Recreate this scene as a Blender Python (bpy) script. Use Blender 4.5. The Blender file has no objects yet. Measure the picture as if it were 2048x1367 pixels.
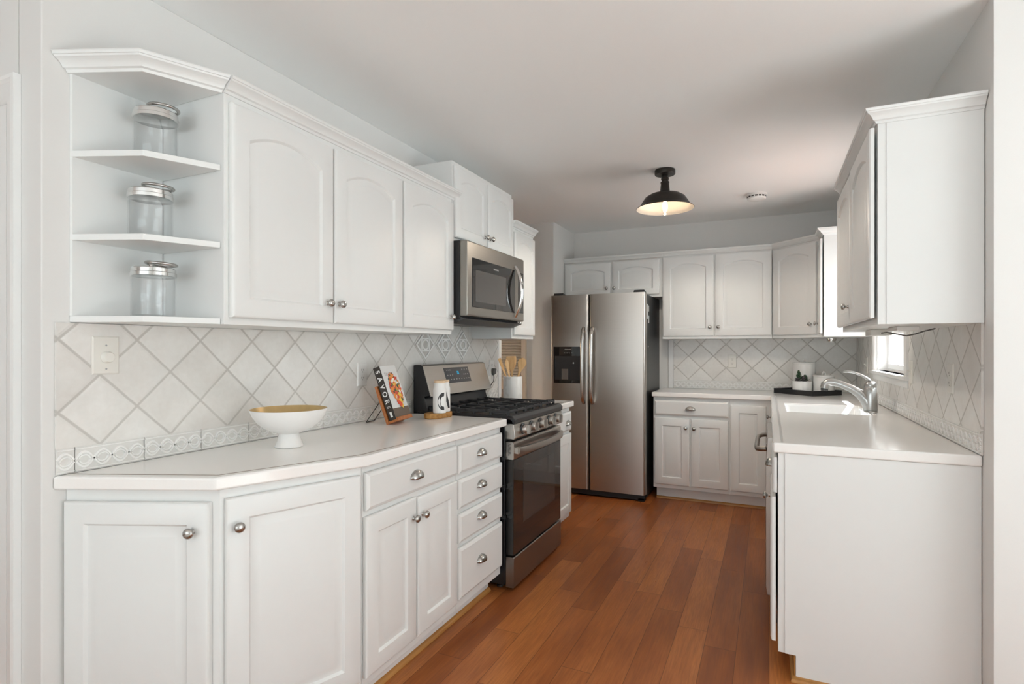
import bpy, bmesh, math, random
from mathutils import Vector, Matrix
random.seed(7)
S = bpy.context.scene
COL = S.collection
PI = math.pi

# ------------------------------------------------------------------ camera, world, sun, window light, exposure
cam_d = bpy.data.cameras.new('camera'); cam = bpy.data.objects.new('camera', cam_d); COL.objects.link(cam)
cam.location = (0, 0, 1.28)
cam.rotation_euler = (PI / 2, 0, math.atan(514 / 1114.0))
cam_d.sensor_width = 36.0; cam_d.lens = 1114.0 / 2048.0 * 36.0
cam_d.shift_y = 13.5 / 2048.0; cam_d.clip_start = 0.02
S.camera = cam
W = bpy.data.worlds.new('world'); S.world = W; W.use_nodes = True
bg = W.node_tree.nodes['Background']; bg.inputs[0].default_value = (0.95, 0.975, 1.0, 1); bg.inputs[1].default_value = 1.6

def area(name, loc, direction, sx, sy, power, col=(1, 1, 1)):
    d = bpy.data.lights.new(name, 'AREA'); d.shape = 'RECTANGLE'; d.size = sx; d.size_y = sy; d.energy = power; d.color = col
    o = bpy.data.objects.new(name, d); COL.objects.link(o); o.location = loc
    o.rotation_euler = Vector(direction).to_track_quat('-Z', 'Z').to_euler()
    return o
# daylight that enters through the glazed openings of the dining area behind the camera
area('daylight_patio_door', (3.72, 0.45, 1.15), (-1, 0, 1.1), 2.9, 2.0, 34, (0.79, 0.95, 1.0))
area('daylight_rear_window', (-0.6, -3.55, 1.35), (0, 1, 1.5), 3.9, 1.7, 50, (0.79, 0.95, 1.0))
area('daylight_kitchen_window', (0.98, 4.02, 1.65), (-1, 0, 0.0), 0.85, 0.95, 13, (0.85, 0.965, 1.0))
sun_d = bpy.data.lights.new('sun', 'SUN'); sun_d.energy = 34.0; sun_d.angle = 0.009; sun_d.color = (0.93, 0.98, 1.0)
sun = bpy.data.objects.new('sun', sun_d); COL.objects.link(sun); sun.location = (4, 5, 5)
sun.rotation_euler = Vector((-0.52, 0.16, -0.84)).to_track_quat('-Z', 'Z').to_euler()
S.view_settings.view_transform = 'Standard'; S.view_settings.look = 'None'
S.view_settings.exposure = 0.18; S.view_settings.gamma = 1.0; S.view_settings.use_curve_mapping = False
S.cycles.max_bounces = 14; S.cycles.diffuse_bounces = 8; S.cycles.glossy_bounces = 6; S.cycles.transmission_bounces = 10
S.cycles.caustics_reflective = False; S.cycles.caustics_refractive = False
S.cycles.sample_clamp_indirect = 6.0

# ------------------------------------------------------------------ materials
class NT:
    def __init__(s, name):
        s.m = bpy.data.materials.new(name); s.m.use_nodes = True; s.t = s.m.node_tree
        s.b = s.t.nodes['Principled BSDF']; s.out = s.t.nodes['Material Output']
    def n(s, kind, **kw):
        x = s.t.nodes.new(kind)
        for k, v in kw.items(): setattr(x, k, v)
        return x
    def l(s, a, b): s.t.links.new(a, b)
    def val(s, sock, v):
        if hasattr(v, 'is_linked') or isinstance(v, bpy.types.NodeSocket): s.l(v, sock)
        else: sock.default_value = v
    def math(s, op, a, b=0.0, c=None):
        x = s.n('ShaderNodeMath', operation=op); s.val(x.inputs[0], a); s.val(x.inputs[1], b)
        if c is not None: s.val(x.inputs[2], c)
        return x.outputs[0]
    def mix(s, f, a, b):
        x = s.n('ShaderNodeMix', data_type='RGBA'); s.val(x.inputs[0], f)
        s.val(x.inputs[6], a if isinstance(a, bpy.types.NodeSocket) else (*a, 1)); s.val(x.inputs[7], b if isinstance(b, bpy.types.NodeSocket) else (*b, 1))
        return x.outputs[2]
    def pos(s):
        g = s.n('ShaderNodeNewGeometry'); x = s.n('ShaderNodeSeparateXYZ'); s.l(g.outputs['Position'], x.inputs[0]); return g.outputs['Position'], x.outputs
    def noise(s, scale, vec=None, detail=3, sc=None):
        x = s.n('ShaderNodeTexNoise'); x.inputs['Scale'].default_value = scale; x.inputs['Detail'].default_value = detail
        if vec is not None:
            if sc:
                mp = s.n('ShaderNodeVectorMath', operation='MULTIPLY'); s.l(vec, mp.inputs[0]); mp.inputs[1].default_value = sc; vec = mp.outputs[0]
            s.l(vec, x.inputs['Vector'])
        return x.outputs[0]
    def rng(s, v, a, b, c, d):
        x = s.n('ShaderNodeMapRange'); s.val(x.inputs[0], v)
        for i, q in enumerate((a, b, c, d)): x.inputs[i + 1].default_value = q
        return x.outputs[0]
    def bump(s, h, strength, dist=0.002):
        x = s.n('ShaderNodeBump'); x.inputs['Strength'].default_value = strength; x.inputs['Distance'].default_value = dist
        s.val(x.inputs['Height'], h); s.l(x.outputs[0], s.b.inputs['Normal']); return x

def simple(name, col, rough=0.5, metal=0.0, bumpy=0.0, scale=60, spec=None, coat=0.0, vary=0.03):
    k = NT(name); k.b.inputs['Roughness'].default_value = rough; k.b.inputs['Metallic'].default_value = metal
    if spec is not None: k.b.inputs['Specular IOR Level'].default_value = spec
    if coat: k.b.inputs['Coat Weight'].default_value = coat; k.b.inputs['Coat Roughness'].default_value = 0.05
    p, _ = k.pos(); nz = k.noise(scale, p)
    lo = tuple(max(0, c * (1 - vary)) for c in col); hi = tuple(min(1, c * (1 + vary)) for c in col)
    k.l(k.mix(nz, lo, hi), k.b.inputs['Base Color'])
    if bumpy: k.bump(nz, bumpy, 0.001)
    return k.m

PAINT = simple('cabinet_white_paint', (0.765, 0.775, 0.765), 0.40, bumpy=0.02, scale=25, vary=0.008)
WALLP = simple('wall_paint', (0.74, 0.735, 0.72), 0.6, bumpy=0.05, scale=220, vary=0.01)
CEILP = simple('ceiling_paint', (0.90, 0.905, 0.90), 0.75, bumpy=0.05, scale=200, vary=0.01)
TRIMP = simple('trim_white_paint', (0.80, 0.80, 0.79), 0.35, vary=0.01)
COUNTER = simple('white_solid_surface', (0.87, 0.86, 0.84), 0.16, scale=300, vary=0.02)
CINLAY = simple('counter_inlay', (0.22, 0.17, 0.13), 0.3)
CINLAYG = simple('counter_inlay_grey', (0.50, 0.50, 0.49), 0.3)
SINKW = simple('sink_white', (0.84, 0.84, 0.83), 0.15, vary=0.01)
NICKEL = simple('brushed_nickel', (0.46, 0.45, 0.43), 0.27, 1.0, vary=0.06, scale=300)
CHROME = simple('bright_chrome', (0.72, 0.72, 0.71), 0.12, 1.0, vary=0.02)
BLACKP = simple('black_enamel', (0.012, 0.012, 0.014), 0.28, vary=0.1)
BLACKM = simple('black_matte', (0.018, 0.018, 0.02), 0.55, vary=0.15)
CASTIRON = simple('cast_iron', (0.028, 0.028, 0.03), 0.5, bumpy=0.2, scale=400, vary=0.2)
GREYM = simple('dark_grey_metal', (0.075, 0.077, 0.08), 0.45, 0.3, vary=0.08)
GLASSBLK = simple('black_glass', (0.010, 0.009, 0.009), 0.04, coat=0.3, vary=0.05)
GLASSWIN = simple('dark_window_glass', (0.045, 0.042, 0.04), 0.05, vary=0.05)
BRONZE = simple('dark_bronze', (0.035, 0.03, 0.026), 0.42, 0.6, vary=0.1)
PORCELAIN = simple('white_ceramic', (0.80, 0.80, 0.785), 0.25, vary=0.01)
MATTEW = simple('matte_white_glaze', (0.80, 0.79, 0.775), 0.5, vary=0.015)
PLASTIC = simple('ivory_plastic', (0.74, 0.72, 0.67), 0.35, vary=0.01)
PLASTW = simple('white_plastic', (0.78, 0.77, 0.75), 0.4, vary=0.01)
SLOT = simple('slot_dark', (0.06, 0.05, 0.045), 0.6)
BRASSIN = simple('gold_lustre', (0.62, 0.44, 0.20), 0.35, 0.35, vary=0.15, scale=40)
PAPER = simple('paper_grey_white', (0.66, 0.67, 0.67), 0.45, vary=0.03)
PAGES = simple('page_block', (0.70, 0.66, 0.58), 0.8, vary=0.08, scale=400)
SPINE = simple('dark_brown_cloth', (0.035, 0.027, 0.022), 0.6, vary=0.1)
COVERBAND = simple('cover_brown_band', (0.13, 0.095, 0.07), 0.5, vary=0.08)
INKW = simple('ink_white', (0.82, 0.82, 0.80), 0.5)
INKG = simple('ink_grey', (0.36, 0.36, 0.36), 0.5)
INKL = simple('ink_silver', (0.55, 0.55, 0.55), 0.5)
INKB = simple('ink_black', (0.02, 0.02, 0.022), 0.5)
RED = simple('tomato_red', (0.62, 0.07, 0.035), 0.45, vary=0.25, scale=250)
ORANGE = simple('carrot_orange', (0.75, 0.27, 0.05), 0.45, vary=0.25, scale=250)
YELLOW = simple('pepper_yellow', (0.80, 0.55, 0.08), 0.45, vary=0.2, scale=250)
GREENH = simple('herb_green', (0.06, 0.10, 0.045), 0.5, vary=0.3, scale=250)
LEAF = simple('succulent_green', (0.035, 0.075, 0.035), 0.5, vary=0.3, scale=120)
LEAFP = simple('succulent_dusky', (0.10, 0.085, 0.09), 0.5, vary=0.3, scale=120)
SOIL = simple('soil', (0.03, 0.022, 0.016), 0.9, vary=0.3)
WARMDOOR = simple('louver_warm_light_tint', (0.60, 0.53, 0.45), 0.5, vary=0.02)  # beige puts the hall's warm light into the door colour
CORDM = simple('cord_grey', (0.10, 0.095, 0.09), 0.5)
STICKER = simple('pale_sticker', (0.55, 0.56, 0.56), 0.5, vary=0.05)

def steel(name, col, rough, axis):
    k = NT(name); k.b.inputs['Metallic'].default_value = 1.0
    p, _ = k.pos(); sc = {'z': (400, 400, 3), 'y': (400, 3, 400), 'x': (3, 400, 400)}[axis]
    nz = k.noise(1.0, p, 2, sc)
    k.l(k.mix(nz, tuple(c * 0.93 for c in col), tuple(c * 1.06 for c in col)), k.b.inputs['Base Color'])
    k.l(k.rng(nz, 0, 1, rough - 0.04, rough + 0.05), k.b.inputs['Roughness'])
    k.bump(nz, 0.03, 0.0005)
    return k.m
STEEL = steel('brushed_steel', (0.50, 0.475, 0.445), 0.30, 'y')
STEELF = steel('brushed_steel_fridge', (0.50, 0.465, 0.43), 0.34, 'x')
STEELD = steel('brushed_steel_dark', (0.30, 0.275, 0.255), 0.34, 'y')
STEELM = steel('brushed_steel_microwave', (0.32, 0.30, 0.275), 0.30, 'y')

def wood(name, c1, c2, rough, sc=(30, 3, 30)):
    k = NT(name); p, _ = k.pos(); n1 = k.noise(1.0, p, 4, sc)
    k.l(k.mix(k.rng(n1, 0.3, 0.7, 0, 1), c1, c2), k.b.inputs['Base Color']); k.b.inputs['Roughness'].default_value = rough
    k.bump(n1, 0.08, 0.001); return k.m
OAK = wood('oak_shoe_mould', (0.36, 0.16, 0.04), (0.52, 0.25, 0.07), 0.4)
OAKX = wood('oak_shoe_mould_cross', (0.36, 0.16, 0.04), (0.52, 0.25, 0.07), 0.4, (3, 30, 30))
BAMBOO = wood('bamboo_wood', (0.56, 0.33, 0.13), (0.70, 0.46, 0.22), 0.5, (60, 60, 8))
LIDWOOD = wood('pale_lid_wood', (0.66, 0.47, 0.30), (0.76, 0.58, 0.40), 0.5, (40, 40, 120))
REDWOOD = wood('orange_stand_wood', (0.36, 0.11, 0.03), (0.50, 0.18, 0.05), 0.4, (40, 40, 6))
CORK = wood('bark_trivet', (0.30, 0.14, 0.035), (0.46, 0.24, 0.07), 0.7, (60, 60, 60))

def marble():
    k = NT('white_marble'); p, _ = k.pos()
    n1 = k.noise(9, p, 5); w = k.math('ABSOLUTE', k.math('SUBTRACT', n1, 0.5))
    k.l(k.mix(k.rng(w, 0.0, 0.05, 0.55, 0.0), (0.80, 0.79, 0.77), (0.60, 0.57, 0.53)), k.b.inputs['Base Color'])
    k.b.inputs['Roughness'].default_value = 0.3; return k.m
MARBLE = marble()

def glass(name, col=(1, 1, 1), rough=0.0):
    k = NT(name); g = k.n('ShaderNodeBsdfGlass'); g.inputs[0].default_value = (*col, 1); g.inputs['Roughness'].default_value = rough; g.inputs['IOR'].default_value = 1.45
    k.l(g.outputs[0], k.out.inputs[0]); return k.m
def pane(name):
    k = NT(name); a = k.n('ShaderNodeBsdfTransparent'); b = k.n('ShaderNodeBsdfGlossy'); b.inputs['Roughness'].default_value = 0.02
    lw = k.n('ShaderNodeLayerWeight'); lw.inputs[0].default_value = 0.5
    f = k.math('ADD', 0.035, k.math('MULTIPLY', k.math('POWER', lw.outputs['Facing'], 5.0), 0.45)); x = k.n('ShaderNodeMixShader'); k.l(f, x.inputs[0]); k.l(a.outputs[0], x.inputs[1]); k.l(b.outputs[0], x.inputs[2])
    k.l(x.outputs[0], k.out.inputs[0]); return k.m
PANE = pane('window_glass')
JARGLASS = pane('thin_jar_glass')
CLEAR = glass('clear_glass')
def emit(name, col, st):
    k = NT(name); e = k.n('ShaderNodeEmission'); e.inputs[0].default_value = (*col, 1); e.inputs[1].default_value = st; k.l(e.outputs[0], k.out.inputs[0]); return k.m
BULBGLOW = emit('lit_filament', (1.0, 0.72, 0.42), 30.0)
CYAN = emit('clock_cyan', (0.03, 0.45, 0.75), 1.0)

def floor_mat():
    k = NT('floor_planks'); p, xyz = k.pos(); pw = 0.127
    r = k.math('DIVIDE', xyz[0], pw); row = k.math('FLOOR', r); fx = k.math('FRACT', r)
    wn = k.n('ShaderNodeTexWhiteNoise', noise_dimensions='1D'); k.l(row, wn.inputs['W'])
    yy = k.math('DIVIDE', k.math('ADD', xyz[1], k.math('MULTIPLY', wn.outputs[0], 3.0)), 0.92)
    pc = k.math('FLOOR', yy); fy = k.math('FRACT', yy)
    cb = k.n('ShaderNodeCombineXYZ'); k.l(row, cb.inputs[0]); k.l(pc, cb.inputs[1])
    w2 = k.n('ShaderNodeTexWhiteNoise', noise_dimensions='3D'); k.l(cb.outputs[0], w2.inputs['Vector'])
    off = k.n('ShaderNodeVectorMath', operation='MULTIPLY_ADD'); k.l(w2.outputs['Color'], off.inputs[0]); off.inputs[1].default_value = (7, 7, 7); k.l(p, off.inputs[2])
    g1 = k.noise(1.0, off.outputs[0], 6, (55, 2.6, 1)); g2 = k.noise(1.0, off.outputs[0], 3, (9, 2.0, 1)); g3 = k.noise(1.0, off.outputs[0], 2, (170, 9, 1))
    tone = k.math('ADD', k.math('MULTIPLY', w2.outputs[0], 0.38), k.math('ADD', k.math('MULTIPLY', g2, 0.62), k.math('MULTIPLY', g1, 0.32)))
    cr = k.n('ShaderNodeValToRGB'); k.l(tone, cr.inputs[0])
    cr.color_ramp.elements[0].position = 0.39; cr.color_ramp.elements[0].color = (0.205, 0.056, 0.015, 1)
    cr.color_ramp.elements[1].position = 0.93; cr.color_ramp.elements[1].color = (0.50, 0.185, 0.052, 1)
    e = cr.color_ramp.elements.new(0.66); e.color = (0.36, 0.113, 0.030, 1)
    fine = k.mix(k.rng(g3, 0.35, 0.7, 0, 0.42), cr.outputs[0], (0.18, 0.055, 0.018))
    ex = k.math('MINIMUM', fx, k.math('SUBTRACT', 1.0, fx)); ey = k.math('MINIMUM', fy, k.math('SUBTRACT', 1.0, fy))
    gap = k.math('MAXIMUM', k.math('LESS_THAN', ex, 0.011), k.math('LESS_THAN', ey, 0.0016))
    k.l(k.mix(k.math('MULTIPLY', gap, 0.62), fine, (0.06, 0.018, 0.008)), k.b.inputs['Base Color'])
    k.l(k.rng(g1, 0.2, 0.8, 0.26, 0.42), k.b.inputs['Roughness']); k.b.inputs['Specular IOR Level'].default_value = 0.32
    h = k.math('SUBTRACT', k.math('MULTIPLY', k.noise(6, p, 2), 0.6), gap)
    k.bump(h, 0.12, 0.001); return k.m
FLOORM = floor_mat()

def tile_mat(name, axis, a0, z0, pa, pz):
    k = NT(name); p, xyz = k.pos()
    u = k.math('DIVIDE', k.math('SUBTRACT', xyz[axis], a0), pa); v = k.math('DIVIDE', k.math('SUBTRACT', xyz[2], z0), pz)
    wob = k.math('MULTIPLY', k.math('SUBTRACT', k.noise(14, p, 2), 0.5), 0.018)
    s_ = k.math('ADD', k.math('ADD', u, v), wob); d_ = k.math('ADD', k.math('SUBTRACT', u, v), wob)
    fs = k.math('FRACT', s_); fd = k.math('FRACT', d_)
    es = k.math('MINIMUM', fs, k.math('SUBTRACT', 1.0, fs)); ed = k.math('MINIMUM', fd, k.math('SUBTRACT', 1.0, fd))
    e = k.math('MINIMUM', es, ed)
    g = k.rng(e, 0.016, 0.034, 1.0, 0.0)
    cb = k.n('ShaderNodeCombineXYZ'); k.l(k.math('FLOOR', s_), cb.inputs[0]); k.l(k.math('FLOOR', d_), cb.inputs[1])
    wn = k.n('ShaderNodeTexWhiteNoise', noise_dimensions='3D'); k.l(cb.outputs[0], wn.inputs['Vector'])
    mott = k.noise(9, p, 5); fine = k.noise(60, p, 4)
    t = k.math('ADD', k.math('MULTIPLY', wn.outputs[0], 0.25), k.math('ADD', k.math('MULTIPLY', mott, 0.55), k.math('MULTIPLY', fine, 0.25)))
    base = k.mix(k.rng(t, 0.3, 0.75, 0, 1), (0.65, 0.625, 0.59), (0.79, 0.78, 0.755))
    k.l(k.mix(k.math('MULTIPLY', g, 0.85), base, (0.50, 0.48, 0.45)), k.b.inputs['Base Color'])
    k.l(k.rng(g, 0, 1, 0.30, 0.75), k.b.inputs['Roughness'])
    k.bump(k.math('ADD', k.math('MULTIPLY', k.rng(e, 0.016, 0.07, 0.0, 1.0), 1.0), k.math('MULTIPLY', mott, 0.5)), 0.45, 0.002)
    return k.m
TILE_L = tile_mat('diamond_tile_left', 1, 0.909, 1.308, 0.2210, 0.2130)
TILE_B = tile_mat('diamond_tile_back', 0, -0.785, 1.320, 0.2165, 0.2130)
TILE_R = tile_mat('diamond_tile_right', 1, 2.504, 1.322, 0.2290, 0.2130)
BORDER = simple('relief_border_ground', (0.70, 0.69, 0.665), 0.35, vary=0.03)
ACCENT = simple('accent_tile_ground', (0.52, 0.50, 0.475), 0.4, vary=0.04)
RELIEF = simple('relief_white', (0.84, 0.835, 0.82), 0.3, vary=0.01)

# ------------------------------------------------------------------ mesh helper
class M:
    def __init__(s): s.v = []; s.f = []; s.mi = []
    def add(s, vs, fs, mi=0):
        b = len(s.v); s.v += [tuple(x) for x in vs]; s.f += [tuple(b + i for i in f) for f in fs]; s.mi += [mi] * len(fs); return s
    def box(s, a, b, mi=0):
        x0, x1 = sorted((a[0], b[0])); y0, y1 = sorted((a[1], b[1])); z0, z1 = sorted((a[2], b[2]))
        return s.add([(x0, y0, z0), (x1, y0, z0), (x1, y1, z0), (x0, y1, z0), (x0, y0, z1), (x1, y0, z1), (x1, y1, z1), (x0, y1, z1)],
                     [(0, 3, 2, 1), (4, 5, 6, 7), (0, 1, 5, 4), (1, 2, 6, 5), (2, 3, 7, 6), (3, 0, 4, 7)], mi)
    def loops(s, ls, cap0=True, cap1=True, close=True, mi=0):
        n = len(ls[0]); vs = [p for l in ls for p in l]; fs = []
        for i in range(len(ls) - 1):
            for j in range(n if close else n - 1):
                k = (j + 1) % n; fs.append((i * n + j, i * n + k, (i + 1) * n + k, (i + 1) * n + j))
        if cap0: fs.append(tuple(reversed(range(n))))
        if cap1: fs.append(tuple(range((len(ls) - 1) * n, len(ls) * n)))
        return s.add(vs, fs, mi)
    def prism(s, poly, axis, a0, a1, mi=0):
        if axis == 'x': f = lambda p, a: (a, p[0], p[1])
        elif axis == 'y': f = lambda p, a: (p[0], a, p[1])
        else: f = lambda p, a: (p[0], p[1], a)
        return s.loops([[f(p, a0) for p in poly], [f(p, a1) for p in poly]], mi=mi)
    def lathe(s, c, prof, seg=32, mat=None, mi=0, cap0=False, cap1=False):
        ls = []
        for r, z in prof:
            l = []
            for i in range(seg):
                t = 2 * PI * i / seg; p = Vector((max(r, 1e-5) * math.cos(t), max(r, 1e-5) * math.sin(t), z))
                if mat is not None: p = mat @ p
                l.append((p.x + c[0], p.y + c[1], p.z + c[2]))
            ls.append(l)
        return s.loops(ls, cap0, cap1, mi=mi)
    def tube(s, pts, r, seg=10, cap=True, mi=0, flat=1.0, up=None):
        pts = [Vector(p) for p in pts]; n = len(pts); ls = []
        rr = r if isinstance(r, (list, tuple)) else [r] * n
        prev = None
        for i in range(n):
            t = (pts[min(i + 1, n - 1)] - pts[max(i - 1, 0)]).normalized()
            if prev is None:
                ref = Vector(up) if up else (Vector((0, 0, 1)) if abs(t.z) < 0.9 else Vector((1, 0, 0)))
            else: ref = prev
            a = (ref - t * ref.dot(t)).normalized(); b = t.cross(a); prev = a
            ls.append([tuple(pts[i] + (a * math.cos(2 * PI * k / seg) * flat + b * math.sin(2 * PI * k / seg)) * rr[i]) for k in range(seg)])
        return s.loops(ls, cap, cap, mi=mi)
    def obj(s, name, mat, parent=None, smooth=None, bevel=0.0, bseg=2, solid=0.0):
        if parent is not None: off = root_loc(parent)
        else:
            xs = [p[0] for p in s.v]; ys = [p[1] for p in s.v]; zs = [p[2] for p in s.v]
            off = Vector(((min(xs) + max(xs)) / 2, (min(ys) + max(ys)) / 2, min(zs)))
        me = bpy.data.meshes.new(name); me.from_pydata([(p[0] - off[0], p[1] - off[1], p[2] - off[2]) for p in s.v], [], s.f)
        for m in (mat if isinstance(mat, (list, tuple)) else [mat]): me.materials.append(m)
        me.polygons.foreach_set('material_index', s.mi)
        bm = bmesh.new(); bm.from_mesh(me); bmesh.ops.recalc_face_normals(bm, faces=bm.faces); bm.to_mesh(me); bm.free()
        if smooth is not None:
            me.polygons.foreach_set('use_smooth', [True] * len(me.polygons)); me.set_sharp_from_angle(angle=math.radians(smooth))
        o = bpy.data.objects.new(name, me); COL.objects.link(o)
        if parent is not None: o.parent = parent
        else: o.location = off
        if solid: md = o.modifiers.new('Solidify', 'SOLIDIFY'); md.thickness = solid; md.offset = 0
        if bevel:
            md = o.modifiers.new('Bevel', 'BEVEL'); md.width = bevel; md.segments = bseg; md.limit_method = 'ANGLE'; md.angle_limit = math.radians(40)
            if smooth is None:
                me.polygons.foreach_set('use_smooth', [True] * len(me.polygons)); me.set_sharp_from_angle(angle=math.radians(30)); md.harden_normals = True
        return o
def root_loc(o):
    while o.parent: o = o.parent
    return o.location.copy()
def tag(o, label=None, cat=None, group=None, kind=None):
    if label: o['label'] = label
    if cat: o['category'] = cat
    if group: o['group'] = group
    if kind: o['kind'] = kind
    return o
def thing(name, label, cat, loc, group=None, kind=None):
    o = bpy.data.objects.new(name, None); COL.objects.link(o); o.location = loc; o.empty_display_size = 0.05
    return tag(o, label, cat, group, kind)
def structure(o, label=None): o['kind'] = 'structure'; return tag(o, label)

class Fr:   # a vertical face: origin, outward normal; a runs to the right seen from outside, c outwards
    def __init__(s, o, n):
        l = math.hypot(*n); s.n = Vector((n[0] / l, n[1] / l, 0)); s.u = Vector((0, 0, 1)).cross(s.n); s.o = Vector((o[0], o[1], 0))
    def p(s, a, b, c): q = s.o + s.u * a + s.n * c; return (q.x, q.y, b)
    def box(s, m, a0, a1, b0, b1, c0, c1, mi=0):
        m.loops([[s.p(a0, b, c0), s.p(a1, b, c0), s.p(a1, b, c1), s.p(a0, b, c1)] for b in (b0, b1)], mi=mi)

# ------------------------------------------------------------------ cabinet parts
DT = 0.019
def knob(fr, a, z, parent, c=DT + 0.002, r=0.0155):
    m = M(); prof = [(0.0085, 0), (0.0075, 0.002), (0.0052, 0.006), (0.0055, 0.011), (0.010, 0.015), (r, 0.019), (r * 0.98, 0.022), (r * 0.8, 0.0265), (r * 0.4, 0.029), (0.0, 0.0295)]
    o = fr.p(a, z, c); rot = Matrix((fr.u, Vector((0, 0, 1)), fr.n)).transposed().to_3x3()
    m.lathe(o, prof, 20, rot); return m.obj('knob', NICKEL, parent, smooth=50)
def cup_pull(fr, a, z, parent, c=DT + 0.002, w=0.082):
    m = M(); ls = []; rx, ry, rz = w / 2, 0.031, 0.024
    for i in range(9):
        t = i / 8 * PI / 2; l = []
        for j in range(17):
            ph = PI * j / 16
            l.append(fr.p(a + rx * math.cos(ph) * math.cos(t) if i < 8 else a, z - 0.012 + ry * math.sin(ph) * math.cos(t) * 1.0, c + rz * math.sin(t)))
        ls.append(l)
    # quarter dome: plate rim (t=0) to the front lip
    ls = []
    for i in range(10):
        t = i / 9.0; l = []
        for j in range(17):
            ph = PI * j / 16; x = math.cos(ph); y = math.sin(ph)
            l.append(fr.p(a + rx * x * (1 - 0.10 * t * t), z - 0.013 + ry * y * math.cos(t * PI / 2), c + rz * math.sin(t * PI / 2) * math.sin(ph) ** 0.7))
        ls.append(l)
    m.loops(ls, False, False, close=False)
    m2 = m.obj('cup_pull', NICKEL, parent, smooth=60, solid=0.0025)
    return m2
def rect_loop(fr, a0, a1, b0, b1, c, arch=0.0, n=14):
    l = [fr.p(a0, b0, c), fr.p(a1, b0, c)]
    cx = (a0 + a1) / 2; hw = (a1 - a0) / 2
    for i in range(n + 1):
        x = a1 + (a0 - a1) * i / n; t = (x - cx) / hw
        l.append(fr.p(x, b1 + arch * (1 - t * t), c))
    return l
def door(fr, a0, a1, b0, b1, parent, arch=0.0, kn=None, stile=0.062, name='door', mat=None, c=0.002, dt=DT):
    m = M(); n = 14 if arch else 1
    L = lambda i, d, ar=0.0, drop=0.0: rect_loop(fr, a0 + i, a1 - i, b0 + i, b1 - i - drop, c + d, ar, n)
    st = min(stile, (a1 - a0) * 0.24); A = arch
    m.loops([L(0, 0), L(0, dt - 0.007), L(0.003, dt - 0.003), L(0.010, dt), L(st, dt, A, A), L(st + 0.004, dt - 0.004, A, A), L(st + 0.007, dt - 0.0085, A, A), L(st + 0.012, dt - 0.0085, A, A),
             L(st + 0.034, dt - 0.002, A * 0.95, A), L(st + 0.037, dt - 0.0015, A * 0.95, A)])
    o = m.obj(name, mat or PAINT, parent, smooth=24)
    if kn: knob(fr, kn[0], kn[1], o, c + dt)
    return o
def drawer(fr, a0, a1, b0, b1, parent, pull=True, pz=None, name='drawer_front', kn=None, pa=None, c=0.002):
    m = M(); L = lambda i, d: rect_loop(fr, a0 + i, a1 - i, b0 + i, b1 - i, c + d, 0, 1)
    m.loops([L(0, 0), L(0, DT - 0.009), L(0.003, DT - 0.005), L(0.013, DT)])
    o = m.obj(name, PAINT, parent, smooth=20)
    if pull: cup_pull(fr, (a0 + a1) / 2 if pa is None else pa, (b0 + b1) / 2 if pz is None else pz, o, c + DT)
    if kn: knob(fr, kn[0], kn[1], o, c + DT)
    return o
def carcass(fr, a0, a1, b0, b1, depth, parent, name='carcass'):
    m = M(); fr.box(m, a0, a1, b0, b1, -depth, 0); return m.obj(name, PAINT, parent, bevel=0.0015)
CROWN = [(0.0, -0.048), (0.006, -0.048), (0.009, -0.040), (0.016, -0.037), (0.019, -0.030), (0.026, -0.021), (0.036, -0.015), (0.038, -0.010), (0.041, -0.0095), (0.042, -0.002), (0.044, 0.0), (0.0, 0.0)]
def sweep(path, normals, prof, z, v0=None, v1=None):
    m = M(); ls = []
    nn = [Vector(n).normalized() for n in normals]
    for i, p in enumerate(path):
        if i == 0: v = Vector(v0) / Vector(v0).dot(nn[0]) if v0 else nn[0]
        elif i == len(path) - 1: v = Vector(v1) / Vector(v1).dot(nn[-1]) if v1 else nn[-1]
        else:
            b = (nn[i - 1] + nn[i]).normalized(); v = b / b.dot(nn[i])
        ls.append([(p[0] + v.x * d, p[1] + v.y * d, z + h) for d, h in prof])
    m.loops(ls); return m

# ------------------------------------------------------------------ the room
CH = 2.44; XL = -1.867; XR = 0.665; YB = 5.37
def sbox(name, a, b, mat, bevel=0.0):
    return structure(M().box(a, b).obj(name, mat, bevel=bevel))
sbox('floor', (-4.6, -3.5, -0.08), (3.7, 5.5, 0.0), FLOORM)
structure(M().prism([(-4.6, -3.5), (3.7, -3.5), (3.7, 2.425), (XR + 0.72, 2.425), (XR + 0.72, 5.5), (-4.6, 5.5)], 'z', CH, CH + 0.1).obj('ceiling', CEILP))  # overhang past the window wall is an added eave that trims the sun patch
sbox('wall_left', (XL - 0.12, 0.872, 0), (XL, 3.825, CH), WALLP, 0.004)
sbox('wall_entry', (-4.5, 0.872, 0), (XL - 0.121, 0.99, CH), WALLP)
m = M(); m.box((-3.1, 4.778, 0), (-1.787, 5.49, CH)); structure(m.obj('wall_pantry', WALLP, bevel=0.003))
sbox('wall_hall', (-3.12, 0.991, 0), (-3.0, 4.777, CH), WALLP)
sbox('wall_back', (-1.786, YB, 0), (XR + 0.3, YB + 0.12, CH), WALLP)
# right wall with the window opening
WY0, WY1, WZ0, WZ1 = 3.56, 4.47, 1.135, 2.08
m = M(); t = 0.13
ys = [2.305, WY0, WY1, YB]; zs = [0, WZ0, WZ1, CH]
m.box((XR, 2.305, 0), (XR + t, WY0, CH)); m.box((XR, WY1, 0), (XR + t, YB, CH)); m.box((XR, WY0, 0), (XR + t, WY1, WZ0)); m.box((XR, WY0, WZ1), (XR + t, WY1, CH))
structure(m.obj('wall_right', WALLP))
sbox('wall_dining', (XR + t + 0.001, 2.305, 0), (3.7, 2.425, CH), WALLP, 0.004)
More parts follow.
